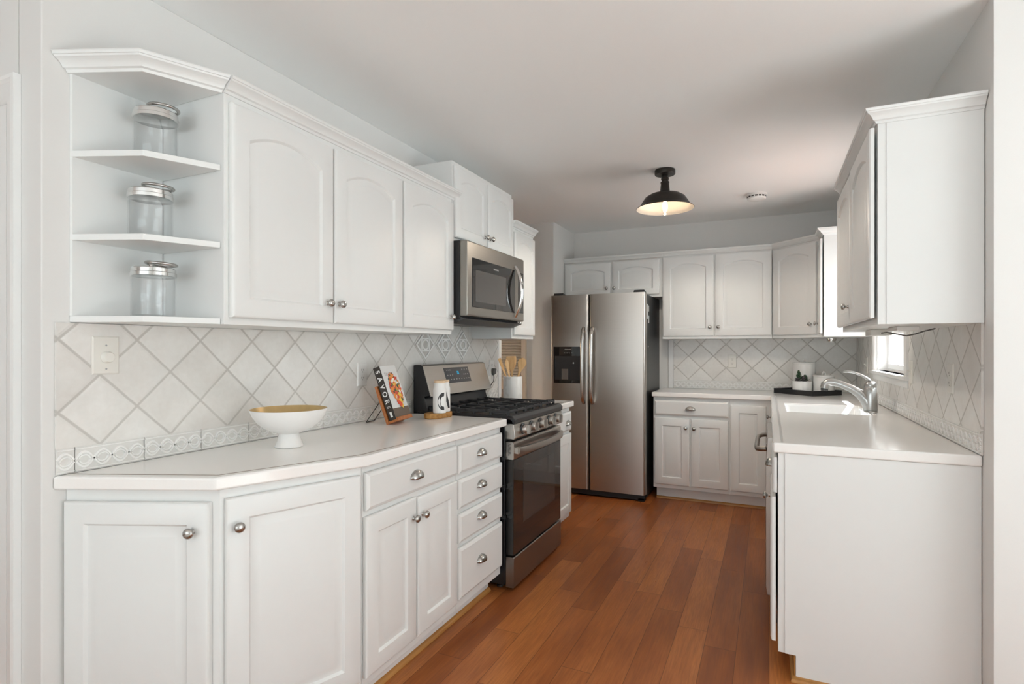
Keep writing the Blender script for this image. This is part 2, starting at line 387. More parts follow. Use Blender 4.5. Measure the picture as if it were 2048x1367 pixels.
# dining area behind the camera, with its patio door opening (right) and rear window opening
m = M(); m.box((3.58, -3.4, 0), (3.7, -1.0, CH)); m.box((3.58, 1.9, 0), (3.7, 2.3, CH)); m.box((3.58, -1.0, 2.15), (3.7, 1.9, CH)); structure(m.obj('wall_dining_right', WALLP))
m = M(); m.box((-4.5, -3.5, 0), (-2.55, -3.4, CH)); m.box((1.35, -3.5, 0), (3.57, -3.4, CH)); m.box((-2.55, -3.5, 0), (1.35, -3.4, 0.5)); m.box((-2.55, -3.5, 2.2), (1.35, -3.4, CH)); structure(m.obj('wall_rear', WALLP))
sbox('wall_dining_left', (-4.6, -3.4, 0), (-4.5, 0.99, CH), WALLP)
# patio door and rear window frames
m = M()
for y in (-1.0, 0.42, 1.84): m.box((3.6, y, 0), (3.66, y + 0.06, 2.15))
m.box((3.6, -1.0, 0), (3.66, 1.9, 0.06)); m.box((3.6, -1.0, 2.09), (3.66, 1.9, 2.15)); structure(m.obj('door_2', TRIMP))
m = M()
for x in (-2.55, -1.27, 0.03, 1.29): m.box((x, -3.47, 0.5), (x + 0.06, -3.42, 2.2))
m.box((-2.55, -3.47, 0.5), (1.35, -3.42, 0.56)); m.box((-2.55, -3.47, 2.14), (1.35, -3.42, 2.2)); structure(m.obj('window_2', TRIMP))

BOUNCEM = simple('bounce_wool', (0.72, 0.71, 0.68), 0.9, bumpy=0.2, scale=300, vary=0.05)
tag(M().box((-2.6, -3.1, 0.0005), (3.45, 0.25, 0.012)).obj('bounce_rug', BOUNCEM, bevel=0.003), 'unseen pale rug added behind the camera to bounce light onto the ceiling', 'rug')  # out of view, added as a neutral reflector to brighten the ceiling
tag(M().box((1.0, 0.27, 0.0005), (3.45, 1.55, 0.012)).obj('bounce_mat', BOUNCEM, bevel=0.003), 'unseen pale mat added inside the patio door to bounce sunlight', 'rug')  # second added reflector, catches the sun that falls through the patio door
# left door with its casing, at the photo's left edge
d1 = thing('door_1', None, None, (-2.45, 0.86, 0)); d1['kind'] = 'structure'
m = M()
prof = [(0.0, 0.0), (0.0, 0.019), (0.012, 0.021), (0.020, 0.015), (0.045, 0.012), (0.058, 0.009), (0.066, 0.004), (0.07, 0.0)]
def casing_prism(m, pts):  # pts: (x,z) outer->inner corners
    m.loops(pts)
yy = 0.8715
def cas(x_out, z_out, sx):
    return [[(x_out - sx * q, yy - h, z) for q, h in prof] for z in (0.0, z_out)]
ls = [[(-1.971 - q, yy - h, 0.0) for q, h in prof], [(-1.971 - q, yy - h, 2.075 - q) for q, h in prof], [(-2.93 + q, yy - h, 2.075 - q) for q, h in prof], [(-2.93 + q, yy - h, 0.0) for q, h in prof]]
m.loops(ls); m.obj('casing', TRIMP, d1, smooth=30)
fr = Fr((-2.86, 0.870), (0, -1))
m = M(); fr.box(m, 0, 0.818, 0.01, 2.0, 0.0, 0.004); slab = m.obj('door_slab', TRIMP, d1)
for (a, b, z0, z1) in ((0.11, 0.37, 1.55, 1.85), (0.45, 0.71, 1.55, 1.85), (0.11, 0.37, 0.98, 1.48), (0.45, 0.71, 0.98, 1.48), (0.11, 0.37, 0.2, 0.86), (0.45, 0.71, 0.2, 0.86)):
    door(fr, a, b, z0, z1, slab, name='raised_panel', mat=TRIMP, stile=0.02, c=0.0045, dt=0.009)
# pantry louver door at the end of the hall
lv = thing('door_3', None, None, (-2.2, 4.775, 0)); lv['kind'] = 'structure'
m = M()
for a, b in ((-2.40, -2.335), (-2.095, -2.05)): m.box((a, 4.742, 0.02), (b, 4.774, 2.03))
for z0, z1 in ((0.02, 0.14), (0.90, 0.985), (1.95, 2.03)): m.box((-2.335, 4.742, z0), (-2.095, 4.774, z1))
m.obj('door_frame', WARMDOOR, lv, bevel=0.002)
m = M()
for z0, z1 in ((0.14, 0.90), (0.985, 1.95)):
    n = int((z1 - z0) / 0.0262)
    for i in range(n):
        z = z0 + (i + 0.5) * (z1 - z0) / n
        m.loops([[(x, 4.772, z + 0.010), (x, 4.767, z + 0.013), (x, 4.747, z - 0.008), (x, 4.752, z - 0.012)] for x in (-2.336, -2.094)])
m.box((-2.336, 4.7725, 0.14), (-2.094, 4.7745, 1.95))
m.obj('louver_slats', WARMDOOR, lv, smooth=20)
wl = thing('wall_lamp', 'warm wall lamp in the side hall behind the left wall', 'lamp', (-2.96, 4.15, 1.35))
m = M(); m.lathe((-2.90, 4.15, 0), [(0.0, 1.56), (0.04, 1.56), (0.075, 1.42), (0.07, 1.42), (0.037, 1.555), (0.0, 1.555)], 24); m.obj('lamp_shade', PORCELAIN, wl, smooth=40)
m = M(); m.box((-2.999, 4.12, 1.40), (-2.985, 4.18, 1.52)); m.box((-2.985, 4.143, 1.44), (-2.95, 4.157, 1.455)); m.obj('bracket', NICKEL, wl)
hl_d = bpy.data.lights.new('hall_bulb', 'POINT'); hl_d.energy = 26.0; hl_d.color = (1.0, 0.78, 0.55); hl_d.shadow_soft_size = 0.05
hl = bpy.data.objects.new('hall_bulb', hl_d); COL.objects.link(hl); hl.parent = wl; hl.location = (0.06, 0, 0.10)
# white corner trim at the end of the left wall
sbox('trim_1', (XL + 0.0005, 3.778, 0.914), (XL + 0.014, 3.824, 1.345), TRIMP, 0.003)

# kitchen window
wn = thing('window_1', None, None, (XR, 4.0, WZ0)); wn['kind'] = 'structure'
cprof = [(0.0, 0.0), (0.0, 0.016), (0.010, 0.019), (0.02, 0.014), (0.045, 0.014), (0.055, 0.019), (0.066, 0.017), (0.075, 0.008), (0.075, 0.0)]
m = M(); x = XR - 0.0005
y0, y1, z1 = WY0 - 0.075, WY1 + 0.075, WZ1 + 0.075
m.loops([[(x - h, y0 + q, WZ0) for q, h in cprof], [(x - h, y0 + q, z1 - q) for q, h in cprof], [(x - h, y1 - q, z1 - q) for q, h in cprof], [(x - h, y1 - q, WZ0) for q, h in cprof]])
m.obj('casing', TRIMP, wn, smooth=30)
m = M(); m.box((XR - 0.032, y0 - 0.02, WZ0 - 0.022), (XR + 0.05, y1 + 0.015, WZ0)); m.box((XR - 0.014, y0, WZ0 - 0.062), (XR - 0.001, y1, WZ0 - 0.022)); m.obj('sill', TRIMP, wn, bevel=0.004)
m = M()
for a, b in ((WY0, WY0 + 0.012), (WY1 - 0.012, WY1)): m.box((XR + 0.001, a, WZ0), (XR + 0.13, b, WZ1))
m.box((XR + 0.001, WY0 + 0.012, WZ1 - 0.012), (XR + 0.13, WY1 - 0.012, WZ1)); m.box((XR + 0.051, WY0 + 0.012, WZ0), (XR + 0.13, WY1 - 0.012, WZ0 + 0.012)); m.obj('jamb', TRIMP, wn)
for nm, zz0, zz1, xx in (('lower_sash', WZ0 + 0.012, 1.62, XR + 0.06), ('upper_sash', 1.60, WZ1 - 0.012, XR + 0.095)):
    a0, a1 = WY0 + 0.013, WY1 - 0.013
    m = M(); m.box((xx, a0, zz0), (xx + 0.03, a0 + 0.03, zz1)); m.box((xx, a1 - 0.03, zz0), (xx + 0.03, a1, zz1))
    m.box((xx, a0 + 0.03, zz0), (xx + 0.03, a1 - 0.03, zz0 + 0.034)); m.box((xx, a0 + 0.03, zz1 - 0.03), (xx + 0.03, a1 - 0.03, zz1))
    o = m.obj(nm, TRIMP, wn, bevel=0.003)
    m = M()
    for i in (1, 2): yv = a0 + 0.03 + (a1 - a0 - 0.06) * i / 3; m.box((xx + 0.006, yv - 0.007, zz0 + 0.034), (xx + 0.024, yv + 0.007, zz1 - 0.03))
    zv = zz0 + 0.235; m.box((xx + 0.007, a0 + 0.03, zv - 0.008), (xx + 0.023, a1 - 0.03, zv + 0.008)); m.obj('muntins', TRIMP, o)
    m = M().box((xx + 0.013, a0 + 0.03, zz0 + 0.034), (xx + 0.017, a1 - 0.03, zz1 - 0.03)); m.obj('glass_pane', PANE, o)

# ------------------------------------------------------------------ tile backsplashes
def relief_border(name_parent, mapf, s0, s1, z0=0.914, h=0.076, seam0=0.0, L=0.2015):
    m = M(); g = 0.0012
    # plain ground tiles
    k = math.floor((s0 - seam0) / L); segs = []
    while seam0 + k * L < s1 - 0.002:
        a = max(s0, seam0 + k * L + g); b = min(s1, seam0 + (k + 1) * L - g)
        if b - a > 0.004: segs.append((a, b, seam0 + k * L))
        k += 1
    for a, b, c in segs:
        m.loops([[mapf(a, z, 0.0), mapf(b, z, 0.0), mapf(b, z, 0.006), mapf(a, z, 0.006)] for z in (z0 + 0.001, z0 + h)])
    bo = m.obj('border_strip', BORDER, name_parent, bevel=0.0012)
    m = M(); zc = z0 + h * 0.48
    def ribbon(fn, a, b, w, n):
        pts = []
        for i in range(n + 1):
            s = a + (b - a) * i / n; pts.append((s, fn(s)))
        ls = []
        for i, (s, z) in enumerate(pts):
            p, q = pts[max(i - 1, 0)], pts[min(i + 1, n)]; d = Vector((q[0] - p[0], q[1] - p[1])).normalized(); nx, nz = -d.y, d.x
            ls.append([mapf(s + nx * w, z + nz * w, 0.006), mapf(s + nx * w * .6, z + nz * w * .6, 0.0095), mapf(s - nx * w * .6, z - nz * w * .6, 0.0095), mapf(s - nx * w, z - nz * w, 0.006)])
        m.loops(ls)
    for a, b, c in segs:
        n = max(4, int((b - a) / 0.0042)); a2, b2 = a + 0.001, b - 0.001
        ph = lambda s: 2 * PI * (s - c) / (L / 2)
        ribbon(lambda s: zc + 0.0225 * math.sin(ph(s)), a2, b2, 0.0036, n); ribbon(lambda s: zc - 0.0225 * math.sin(ph(s)), a2, b2, 0.0036, n)
        q4 = L / 4.0; kk = 0
        while c + kk * q4 < b2:
            lo_, hi_ = max(a2, c + kk * q4 + 0.010), min(b2, c + (kk + 1) * q4 - 0.002)
            if hi_ - lo_ > 0.02:
                cc = c + (kk + 0.5) * q4; sg = 1 if kk % 2 else -1
                for s2 in (1, -1):
                    ribbon(lambda s: zc + s2 * 0.0125 * math.sqrt(max(0.0, 1 - ((s - cc) / 0.0155) ** 2)) + sg * 0.10 * (s - cc), max(lo_, cc - 0.0153), min(hi_, cc + 0.0153), 0.0026, 10)
            kk += 1
        for zz, w in ((z0 + h - 0.006, 0.0022), (z0 + 0.007, 0.0022)): ribbon(lambda s: zz, a2, b2, w, 1)
    m.obj('knot_relief', RELIEF, bo, smooth=40)
SP_T = 0.008
# left wall
bl = thing('tile_backsplash', 'long cream diamond-tile backsplash with three relief accents behind bowl and range', 'backsplash', (XL, 2.3, 0.914))
m = M(); m.box((XL + 0.0008, 0.903, 0.99), (XL + SP_T, 3.776, 1.356)); m.box((XL + 0.0008, 2.606, 1.356), (XL + SP_T, 3.33, 1.46)); m.obj('tile_field', TILE_L, bl)
relief_border(bl, lambda s, z, c: (XL + 0.001 + c, s, z), 0.905, 2.65, seam0=0.952)
relief_border(bl, lambda s, z, c: (XL + 0.001 + c, s, z), 3.40, 3.775, seam0=0.952)
for yc in (2.789, 3.014, 3.236):
    zc = 1.304; hy, hz = 0.100, 0.089
    fm = lambda s, z, c: (XL + SP_T + c, yc + s, zc + z)
    m = M(); m.loops([[fm(hy * math.cos(t), hz * math.sin(t), c) for t in (0, PI / 2, PI, 3 * PI / 2)] for c in (0.0, 0.002)])
    o = m.obj('accent_tile', ACCENT, bl)
    m = M()
    def band(outer, inner):
        m.loops([[fm(*p, 0.002) for p in outer], [fm(*p, 0.008) for p in outer], [fm(*p, 0.008) for p in inner], [fm(*p, 0.002) for p in inner]], False, False)
    dm = lambda k: [(hy * k, 0), (0, hz * k), (-hy * k, 0), (0, -hz * k)]
    band(dm(0.99), dm(0.83))
    sq = lambda k: [(0.045 * k, 0.040 * k), (-0.045 * k, 0.040 * k), (-0.045 * k, -0.040 * k), (0.045 * k, -0.040 * k)]
    band(sq(1.0), sq(0.80))
    el = lambda k: [(0.037 * k * math.cos(2 * PI * i / 24), 0.033 * k * math.sin(2 * PI * i / 24)) for i in range(24)]
    band(el(0.98), el(0.72))
    m.obj('accent_relief', RELIEF, o)
# back wall
bb = thing('tile_backsplash', 'grey-white diamond-tile backsplash on back wall between fridge and window wall', 'backsplash', (-0.1, YB, 0.914))
m = M(); m.box((-0.808, YB - SP_T, 0.99), (XR - 0.009, YB - 0.0008, 1.372)); m.obj('tile_field', TILE_B, bb)
relief_border(bb, lambda s, z, c: (s, YB - 0.001 - c, z), -0.806, XR - 0.012, seam0=-0.697)
# right wall
br = thing('tile_backsplash', 'glossy diamond-tile backsplash around the window beside the sink', 'backsplash', (XR, 3.8, 0.914))
m = M(); a, b = XR - SP_T, XR - 0.0008
m.box((a, 2.396, 0.99), (b, y0 - 0.001, 1.372)); m.box((a, y1 + 0.001, 0.99), (b, YB - 0.010, 1.372)); m.box((a, y0 - 0.001, 0.99), (b, y1 + 0.001, WZ0 - 0.063)); m.obj('tile_field', TILE_R, br)
relief_border(br, lambda s, z, c: (XR - 0.001 - c, s, z), 2.398, YB - 0.012, seam0=2.44)
# edge trim next to the fridge on the back wall
sbox('trim_2', (-0.856, YB - 0.012, 0.915), (-0.812, YB - 0.0005, 1.362), TRIMP, 0.002)

# ------------------------------------------------------------------ left run: base cabinets
FX = -1.283          # face frame plane; door fronts reach -1.262
P1 = (XL + 0.002, 0.932); P2 = (-1.4445, 1.110); P3 = (FX, 1.534)
n1 = Vector((P2[1] - P1[1], -(P2[0] - P1[0]))); n2 = Vector((P3[1] - P2[1], -(P3[0] - P2[0])))
L1 = math.hypot(P2[0] - P1[0], P2[1] - P1[1]); L2 = math.hypot(P3[0] - P2[0], P3[1] - P2[1])
c = thing('base_cabinet', 'angled two-door white base cabinet at the left end of the counter', 'base cabinet', (-1.6, 1.25, 0), 'left run base cabinets')
m = M(); m.prism([P1, P2, P3, (XL + 0.002, P3[1])], 'z', 0.10, 0.8745); m.obj('carcass', PAINT, c, bevel=0.0015)
def inset(p, k): return p
q1 = (XL + 0.002, 1.01); q2 = (-1.49, 1.165); q3 = (-1.352, 1.534)
m = M(); m.prism([q1, q2, q3, (XL + 0.002, 1.534)], 'z', 0.0, 0.10); m.obj('toe_kick', PAINT, c)
f1 = Fr(P1, n1); f2 = Fr(P2, n2)
door(f1, 0.006, L1 - 0.022, 0.135, 0.838, c, kn=(L1 - 0.068, 0.757))
door(f2, 0.012, L2 - 0.010, 0.135, 0.845, c, kn=(0.042, 0.762))
F = lambda o, n: Fr(o, n)
fL = Fr((FX, 0.0), (1, 0))     # a == y
def base(label, y0, y1, group, toe=True):
    c = thing('base_cabinet', label, 'base cabinet', ((XL + FX) / 2, (y0 + y1) / 2, 0), group)
    carcass(fL, y0, y1, 0.10, 0.8745, FX - XL - 0.002, c)
    m = M(); fL.box(m, y0, y1, 0.0, 0.10, -(FX - XL - 0.002), -0.07); m.obj('toe_kick', PAINT, c)
    return c
c = base('white base cabinet with one wide drawer over two doors, left of the drawer stack', 1.536, 2.176, 'left run base cabinets')
drawer(fL, 1.543, 2.160, 0.716, 0.848, c, pz=0.785, pa=1.836)
door(fL, 1.540, 1.842, 0.136, 0.694, c, kn=(1.816, 0.618)); door(fL, 1.853, 2.160, 0.136, 0.688, c, kn=(1.880, 0.618))
c = base('white four-drawer base cabinet beside the range', 2.178, 2.632, 'left run base cabinets')
for z0, z1, pz in ((0.716, 0.842, 0.783), (0.556, 0.687, 0.632), (0.402, 0.530, 0.481), (0.146, 0.377, 0.272)): drawer(fL, 2.178, 2.624, z0, z1, c, pz=pz, pa=2.379)
c = base('narrow white base cabinet with drawer and door between range and fridge', 3.408, 3.748, 'left run base cabinets')
drawer(fL, 3.416, 3.742, 0.710, 0.842, c, pz=0.768, pa=3.655); door(fL, 3.416, 3.742, 0.136, 0.690, c)

# countertops
def slab(name, label, poly, z0=0.8755, z1=0.914):
    c = thing(name, label, 'countertop', (sum(p[0] for p in poly) / len(poly), sum(p[1] for p in poly) / len(poly), z0))
    m = M(); m.prism(poly, 'z', z0, z1); m.obj('slab', COUNTER, c, bevel=0.007, bseg=3); return c
ct = slab('countertop', 'long white countertop with clipped corners under the bowl and cookbook', [(XL + 0.002, 0.897), (-1.426, 1.081), (-1.246, 1.524), (-1.246, 2.640), (XL + 0.002, 2.640)])
def strip(path, w, z, mat, parent, name='inlay_line'):
    m = M(); n = len(path); ls = []
    for i, p in enumerate(path):
        a = Vector(path[max(i - 1, 0)]); b = Vector(path[min(i + 1, n - 1)]); p = Vector(p)
        if 0 < i < n - 1:
            d1 = (p - a).normalized(); d2 = (b - p).normalized(); na = Vector((-d1.y, d1.x)); nb = Vector((-d2.y, d2.x)); v = (na + nb).normalized(); v = v / v.dot(na)
        else: d = (b - a).normalized(); v = Vector((-d.y, d.x))
        ls.append([(p.x + v.x * w, p.y + v.y * w, z), (p.x - v.x * w, p.y - v.y * w, z)])
    m.loops(ls, False, False, close=False); return m.obj(name, mat, parent, solid=0.0008)
strip([(XL + 0.004, 0.935), (-1.449, 1.109), (-1.279, 1.531), (-1.279, 2.638)], 0.0024, 0.9142, CINLAY, ct)
ct2 = slab('countertop', 'short white countertop under the utensil crock right of the range', [(XL + 0.002, 3.402), (-1.246, 3.402), (-1.246, 3.742), (XL + 0.002, 3.742)])
strip([(-1.279, 3.404), (-1.279, 3.74)], 0.0024, 0.9142, CINLAY, ct2)
# L-shaped counter with the sink opening
SX0, SX1, SY0, SY1 = 0.095, 0.520, 3.615, 4.185
ctr = thing('countertop', 'L-shaped white countertop with built-in sink along window and back wall', 'countertop', (0.2, 4.0, 0.8755))
xs = [-0.904, 0.014, SX0, SX1, XR - 0.002]; ysg = [2.400, SY0, SY1, 4.785, YB - 0.002]
inc = lambda i, j: not ((i == 0 and j < 3) or (i == 2 and j == 1))
m = M(); vid = {}
def gv(i, j, k):
    if (i, j, k) not in vid: vid[(i, j, k)] = len(m.v); m.v.append((xs[i], ysg[j], (0.8755, 0.914)[k]))
    return vid[(i, j, k)]
def gf(*q): m.f.append(q); m.mi.append(0)
for i in range(4):
    for j in range(4):
        if not inc(i, j): continue
        gf(gv(i, j, 1), gv(i + 1, j, 1), gv(i + 1, j + 1, 1), gv(i, j + 1, 1)); gf(gv(i, j, 0), gv(i, j + 1, 0), gv(i + 1, j + 1, 0), gv(i + 1, j, 0))
        for di, dj, e in ((-1, 0, ((i, j + 1), (i, j))), (1, 0, ((i + 1, j), (i + 1, j + 1))), (0, -1, ((i, j), (i + 1, j))), (0, 1, ((i + 1, j + 1), (i, j + 1)))):
            a, b = i + di, j + dj
            if not (0 <= a < 4 and 0 <= b < 4 and inc(a, b)):
                (p, q), (r, s) = e; gf(gv(p, q, 0), gv(r, s, 0), gv(r, s, 1), gv(p, q, 1))
m.obj('slab', COUNTER, ctr, bevel=0.007, bseg=3)
strip([(0.0475, 2.432), (0.0475, 4.752), (-0.902, 4.818)], 0.005, 0.9142, CINLAYG, ctr) if False else strip([(0.0475, 2.432), (0.0475, 4.80)], 0.005, 0.9142, CINLAYG, ctr)
def rrect(x0, x1, y0, y1, r, z, n=5):
    l = []
    for cx, cy, a0 in ((x1 - r, y1 - r, 0), (x0 + r, y1 - r, PI / 2), (x0 + r, y0 + r, PI), (x1 - r, y0 + r, 3 * PI / 2)):
        for i in range(n + 1): t = a0 + PI / 2 * i / n; l.append((cx + r * math.cos(t), cy + r * math.sin(t), z))
    return l
m = M(); m.loops([rrect(SX0, SX1, SY0, SY1, 0.004, 0.906), rrect(SX0 + 0.004, SX1 - 0.004, SY0 + 0.004, SY1 - 0.004, 0.03, 0.895), rrect(SX0 + 0.012, SX1 - 0.012, SY0 + 0.012, SY1 - 0.012, 0.04, 0.76), rrect(SX0 + 0.04, SX1 - 0.04, SY0 + 0.04, SY1 - 0.04, 0.04, 0.735)], False, True)
sk = m.obj('sink_basin', SINKW, ctr, smooth=50)
m = M(); m.lathe(((SX0 + SX1) / 2, (SY0 + SY1) / 2, 0.735), [(0.045, 0.0005), (0.043, 0.003), (0.032, 0.002), (0.0, 0.0015)], 24); m.obj('drain', CHROME, sk, smooth=40)

# ------------------------------------------------------------------ left run: wall cabinets
UX = -1.562; fU = Fr((UX, 0.0), (1, 0)); UD = UX - XL - 0.002; UB = 1.357; UT = 2.090
def upper(label, y0, y1, b0=UB, b1=UT, group='left run wall cabinets'):
    c = thing('wall_cabinet', label, 'wall cabinet', ((XL + UX) / 2, (y0 + y1) / 2, b0), group)
    carcass(fU, y0, y1, b0, b1, UD, c); return c
c = upper('widest left wall cabinet, two arched doors next to the open corner shelves', 1.215, 2.153)
door(fU, 1.232, 1.683, 1.380, 2.064, c, arch=0.042, kn=(1.648, 1.455)); door(fU, 1.692, 2.137, 1.380, 2.064, c, arch=0.042, kn=(1.712, 1.455))
sweep([(UX, 1.2145), (UX, 2.153)], [(1, 0)], CROWN, 2.135).obj('crown_moulding', PAINT, c, smooth=30)
c = upper('single arched-door white wall cabinet just left of the microwave', 2.1535, 2.603)
door(fU, 2.150, 2.598, 1.380, 2.064, c, arch=0.042, kn=(2.560, 1.449))
sweep([(UX, 2.1535), (UX, 2.650)], [(1, 0)], CROWN, 2.135).obj('crown_moulding', PAINT, c, smooth=30)
c = upper('high white two-door cabinet above the microwave without crown', 2.607, 3.378, 1.868, 2.303)
door(fU, 2.620, 2.994, 1.888, 2.278, c, arch=0.03, kn=(2.958, 1.944), stile=0.055); door(fU, 3.003, 3.372, 1.888, 2.272, c, arch=0.03, kn=(3.028, 1.944), stile=0.055)
c = upper('narrow white wall cabinet between microwave and fridge', 3.380, 3.752, 1.348, UT)
door(fU, 3.392, 3.746, 1.372, 2.064, c, arch=0.035, kn=(3.425, 1.452), stile=0.05)
sweep([(UX, 3.360), (UX, 3.752)], [(1, 0)], CROWN, 2.135).obj('crown_moulding', PAINT, c, smooth=30)
# the panel filling under the narrow cabinet's left side (visible under the microwave) belongs to its carcass
# open corner shelves
S1 = (XL + 0.002, 0.9405); S2 = (-1.660, 1.026); S3 = (-1.574, 1.2125)
ns1 = (S2[1] - S1[1], -(S2[0] - S1[0])); ns2 = (S3[1] - S2[1], -(S3[0] - S2[0]))
c = thing('corner_shelf_unit', 'white open corner shelves with angled fronts holding glass jars', 'shelf', (-1.75, 1.1, UB), None)
ply = [S1, S2, S3, (XL + 0.002, S3[1])]
for zt in (1.3765, 1.617, 1.8620): m = M(); m.prism(ply, 'z', zt - 0.0185, zt); m.obj('shelf', PAINT, c, bevel=0.0015)
m = M(); m.prism(ply, 'z', 2.087, 2.100); m.obj('top_panel', PAINT, c)
m = M(); m.prism([(XL + 0.001, 0.941), (XL + 0.009, 0.945), (XL + 0.009, 1.2124), (XL + 0.001, 1.2124)], 'z', 1.377, 2.087); m.obj('back_panel', PAINT, c)
sweep([S1, S2, S3], [ns1, ns2], CROWN, 2.135, v0=(0, -1), v1=(1, -0.02)).obj('crown_moulding', PAINT, c, smooth=30)

# ------------------------------------------------------------------ back wall cabinets
BYF = 5.069; fB = Fr((0.0, BYF), (0, -1)); BD = YB - BYF - 0.002   # a == x
c = thing('wall_cabinet', 'short white two-door cabinet over the fridge', 'wall cabinet', (-1.32, 5.2, 1.75), 'back and right wall cabinets')
carcass(fB, -1.784, -0.8625, 1.745, 2.090, BD, c)
door(fB, -1.768, -1.330, 1.768, 2.078, c, arch=0.03, kn=(-1.362, 1.838), stile=0.055); door(fB, -1.311, -0.888, 1.768, 2.080, c, arch=0.03, kn=(-1.293, 1.836), stile=0.055)
BCR = [(d * 0.75, h * 0.8) for d, h in CROWN]
sweep([(-1.785, BYF), (-0.8625, BYF)], [(0, -1)], BCR, 2.135).obj('crown_moulding', PAINT, c, smooth=30)
c = thing('wall_cabinet', 'two-door white wall cabinet above the back counter', 'wall cabinet', (-0.42, 5.2, 1.364), 'back and right wall cabinets')
carcass(fB, -0.862, 0.0235, 1.366, 2.098, BD, c)
door(fB, -0.856, -0.429, 1.390, 2.086, c, arch=0.035, kn=(-0.459, 1.464)); door(fB, -0.417, 0.018, 1.390, 2.088, c, arch=0.035, kn=(-0.392, 1.466))
sweep([(-0.862, BYF), (0.0235, BYF)], [(0, -1)], BCR, 2.138).obj('crown_moulding', PAINT, c, smooth=30)
RXF = 0.357
D1 = (0.026, BYF); D2 = (RXF, 4.742)
c = thing('wall_cabinet', 'diagonal corner wall cabinet with one arched door', 'wall cabinet', (0.35, 5.1, 1.366), 'back and right wall cabinets')
m = M(); m.prism([(0.026, YB - 0.002), D1, D2, (XR - 0.002, 4.742), (XR - 0.002, YB - 0.002)], 'z', 1.366, 2.098); m.obj('carcass', PAINT, c, bevel=0.0015)
nd = (D2[1] - D1[1], -(D2[0] - D1[0])); fD = Fr(D1, nd); LD = math.hypot(D2[0] - D1[0], D2[1] - D1[1])
door(fD, 0.02, LD - 0.035, 1.390, 2.086, c, arch=0.035, kn=(LD - 0.075, 1.467))
sweep([D1, D2], [nd], BCR, 2.138, v0=(-0.4, -1), v1=(-1, -0.3)).obj('crown_moulding', PAINT, c, smooth=30)
fR = Fr((RXF, 0.0), (-1, 0)); RD = XR - RXF - 0.002   # a == -y
c = thing('wall_cabinet', 'slim wall cabinet left of the kitchen window with bright side panel', 'wall cabinet', (0.5, 4.64, 1.366), 'back and right wall cabinets')
carcass(fR, -4.740, -4.552, 1.366, 2.098, RD, c)
door(fR, -4.725, -4.556, 1.390, 2.070, c, kn=(-4.69, 1.467), stile=0.035, c=0.010)
sweep([(RXF, 4.740), (RXF, 4.551), (XR - 0.003, 4.551)], [(-1, 0), (0, -1)], CROWN, 2.140).obj('crown_moulding', PAINT, c, smooth=30)
c = thing('wall_cabinet', 'large two-door wall cabinet at right with plain white end panel', 'wall cabinet', (0.5, 2.9, 1.366), 'back and right wall cabinets')
carcass(fR, -3.425, -2.384, 1.368, 2.098, RD, c)
door(fR, -2.905, -2.389, 1.392, 2.082, c, arch=0.04, c=0.009); door(fR, -3.428, -2.915, 1.392, 2.070, c, arch=0.04, kn=(-2.955, 1.472), c=0.009)
m = M(); m.box((RXF + 0.0265, 2.3815, 1.369), (XR - 0.003, 2.3835, 2.095)); m.obj('end_panel', PAINT, c)
sweep([(RXF, 3.43), (RXF, 2.3835), (XR - 0.003, 2.3835)], [(-1, 0), (0, -1)], CROWN, 2.140).obj('crown_moulding', PAINT, c, smooth=30)

# ------------------------------------------------------------------ back and right base cabinets
fBB = Fr((0.0, 4.821), (0, -1)); BBD = YB - 4.821 - 0.002
def bbase(label, x0, x1):
    c = thing('base_cabinet', label, 'base cabinet', ((x0 + x1) / 2, 5.1, 0), 'back and right base cabinets')
    carcass(fBB, x0, x1, 0.105, 0.8745, BBD, c)
    m = M(); fBB.box(m, x0 + (0.015 if x0 < -0.8 else 0), x1, 0, 0.105, -BBD, -0.072); m.obj('toe_kick', PAINT, c); return c
c = bbase('white base cabinet with cup-pull drawer over two doors right of fridge', -0.895, -0.290)
drawer(fBB, -0.884, -0.298, 0.722, 0.846, c, pz=0.784); door(fBB, -0.884, -0.598, 0.138, 0.698, c, kn=(-0.627, 0.622)); door(fBB, -0.586, -0.298, 0.138, 0.698, c, kn=(-0.562, 0.620))
c = bbase('white corner base cabinet with one full-height door and no drawer', -0.2895, 0.031)
door(fBB, -0.281, -0.02, 0.138, 0.828, c)
RBX = 0.032; fRB = Fr((RBX, 0.0), (-1, 0)); RBD = XR - RBX - 0.002
def rbase(label, y0, y1, top=0.8745):
    c = thing('base_cabinet', label, 'base cabinet', (0.35, (y0 + y1) / 2, 0), 'back and right base cabinets')
    carcass(fRB, -y1, -y0, 0.098, top, RBD, c)
    m = M(); fRB.box(m, -y1, -y0, 0.0, 0.098, -RBD, -0.062); m.obj('toe_kick', PAINT, c)
    return c
c = rbase('right-end base cabinet with plain white end panel and drawer', 2.412, 2.88)
drawer(fRB, -2.872, -2.416, 0.717, 0.854, c, pz=0.797, pa=-2.63, c=0.003); door(fRB, -2.872, -2.416, 0.136, 0.700, c, kn=(-2.62, 0.655), c=0.008)
m = M(); m.box((RBX + 0.0245, 2.4085, 0.098), (XR - 0.02, 2.4115, 0.8745)); m.box((RBX + 0.0625, 2.4085, 0.0), (XR - 0.02, 2.4115, 0.098)); m.obj('end_panel', PAINT, c)
c = rbase('sink base cabinet under the sink with two doors', 3.49, 4.34, 0.68)
m = M(); fRB.box(m, -4.34, -3.49, 0.6805, 0.8745, -0.02, 0.0); m.obj('face_rail', PAINT, c)
door(fRB, -3.91, -3.50, 0.136, 0.70, c, kn=(-3.88, 0.655)); door(fRB, -4.33, -3.92, 0.136, 0.70, c, kn=(-3.95, 0.655)); drawer(fRB, -4.33, -3.50, 0.717, 0.854, c, pull=False)
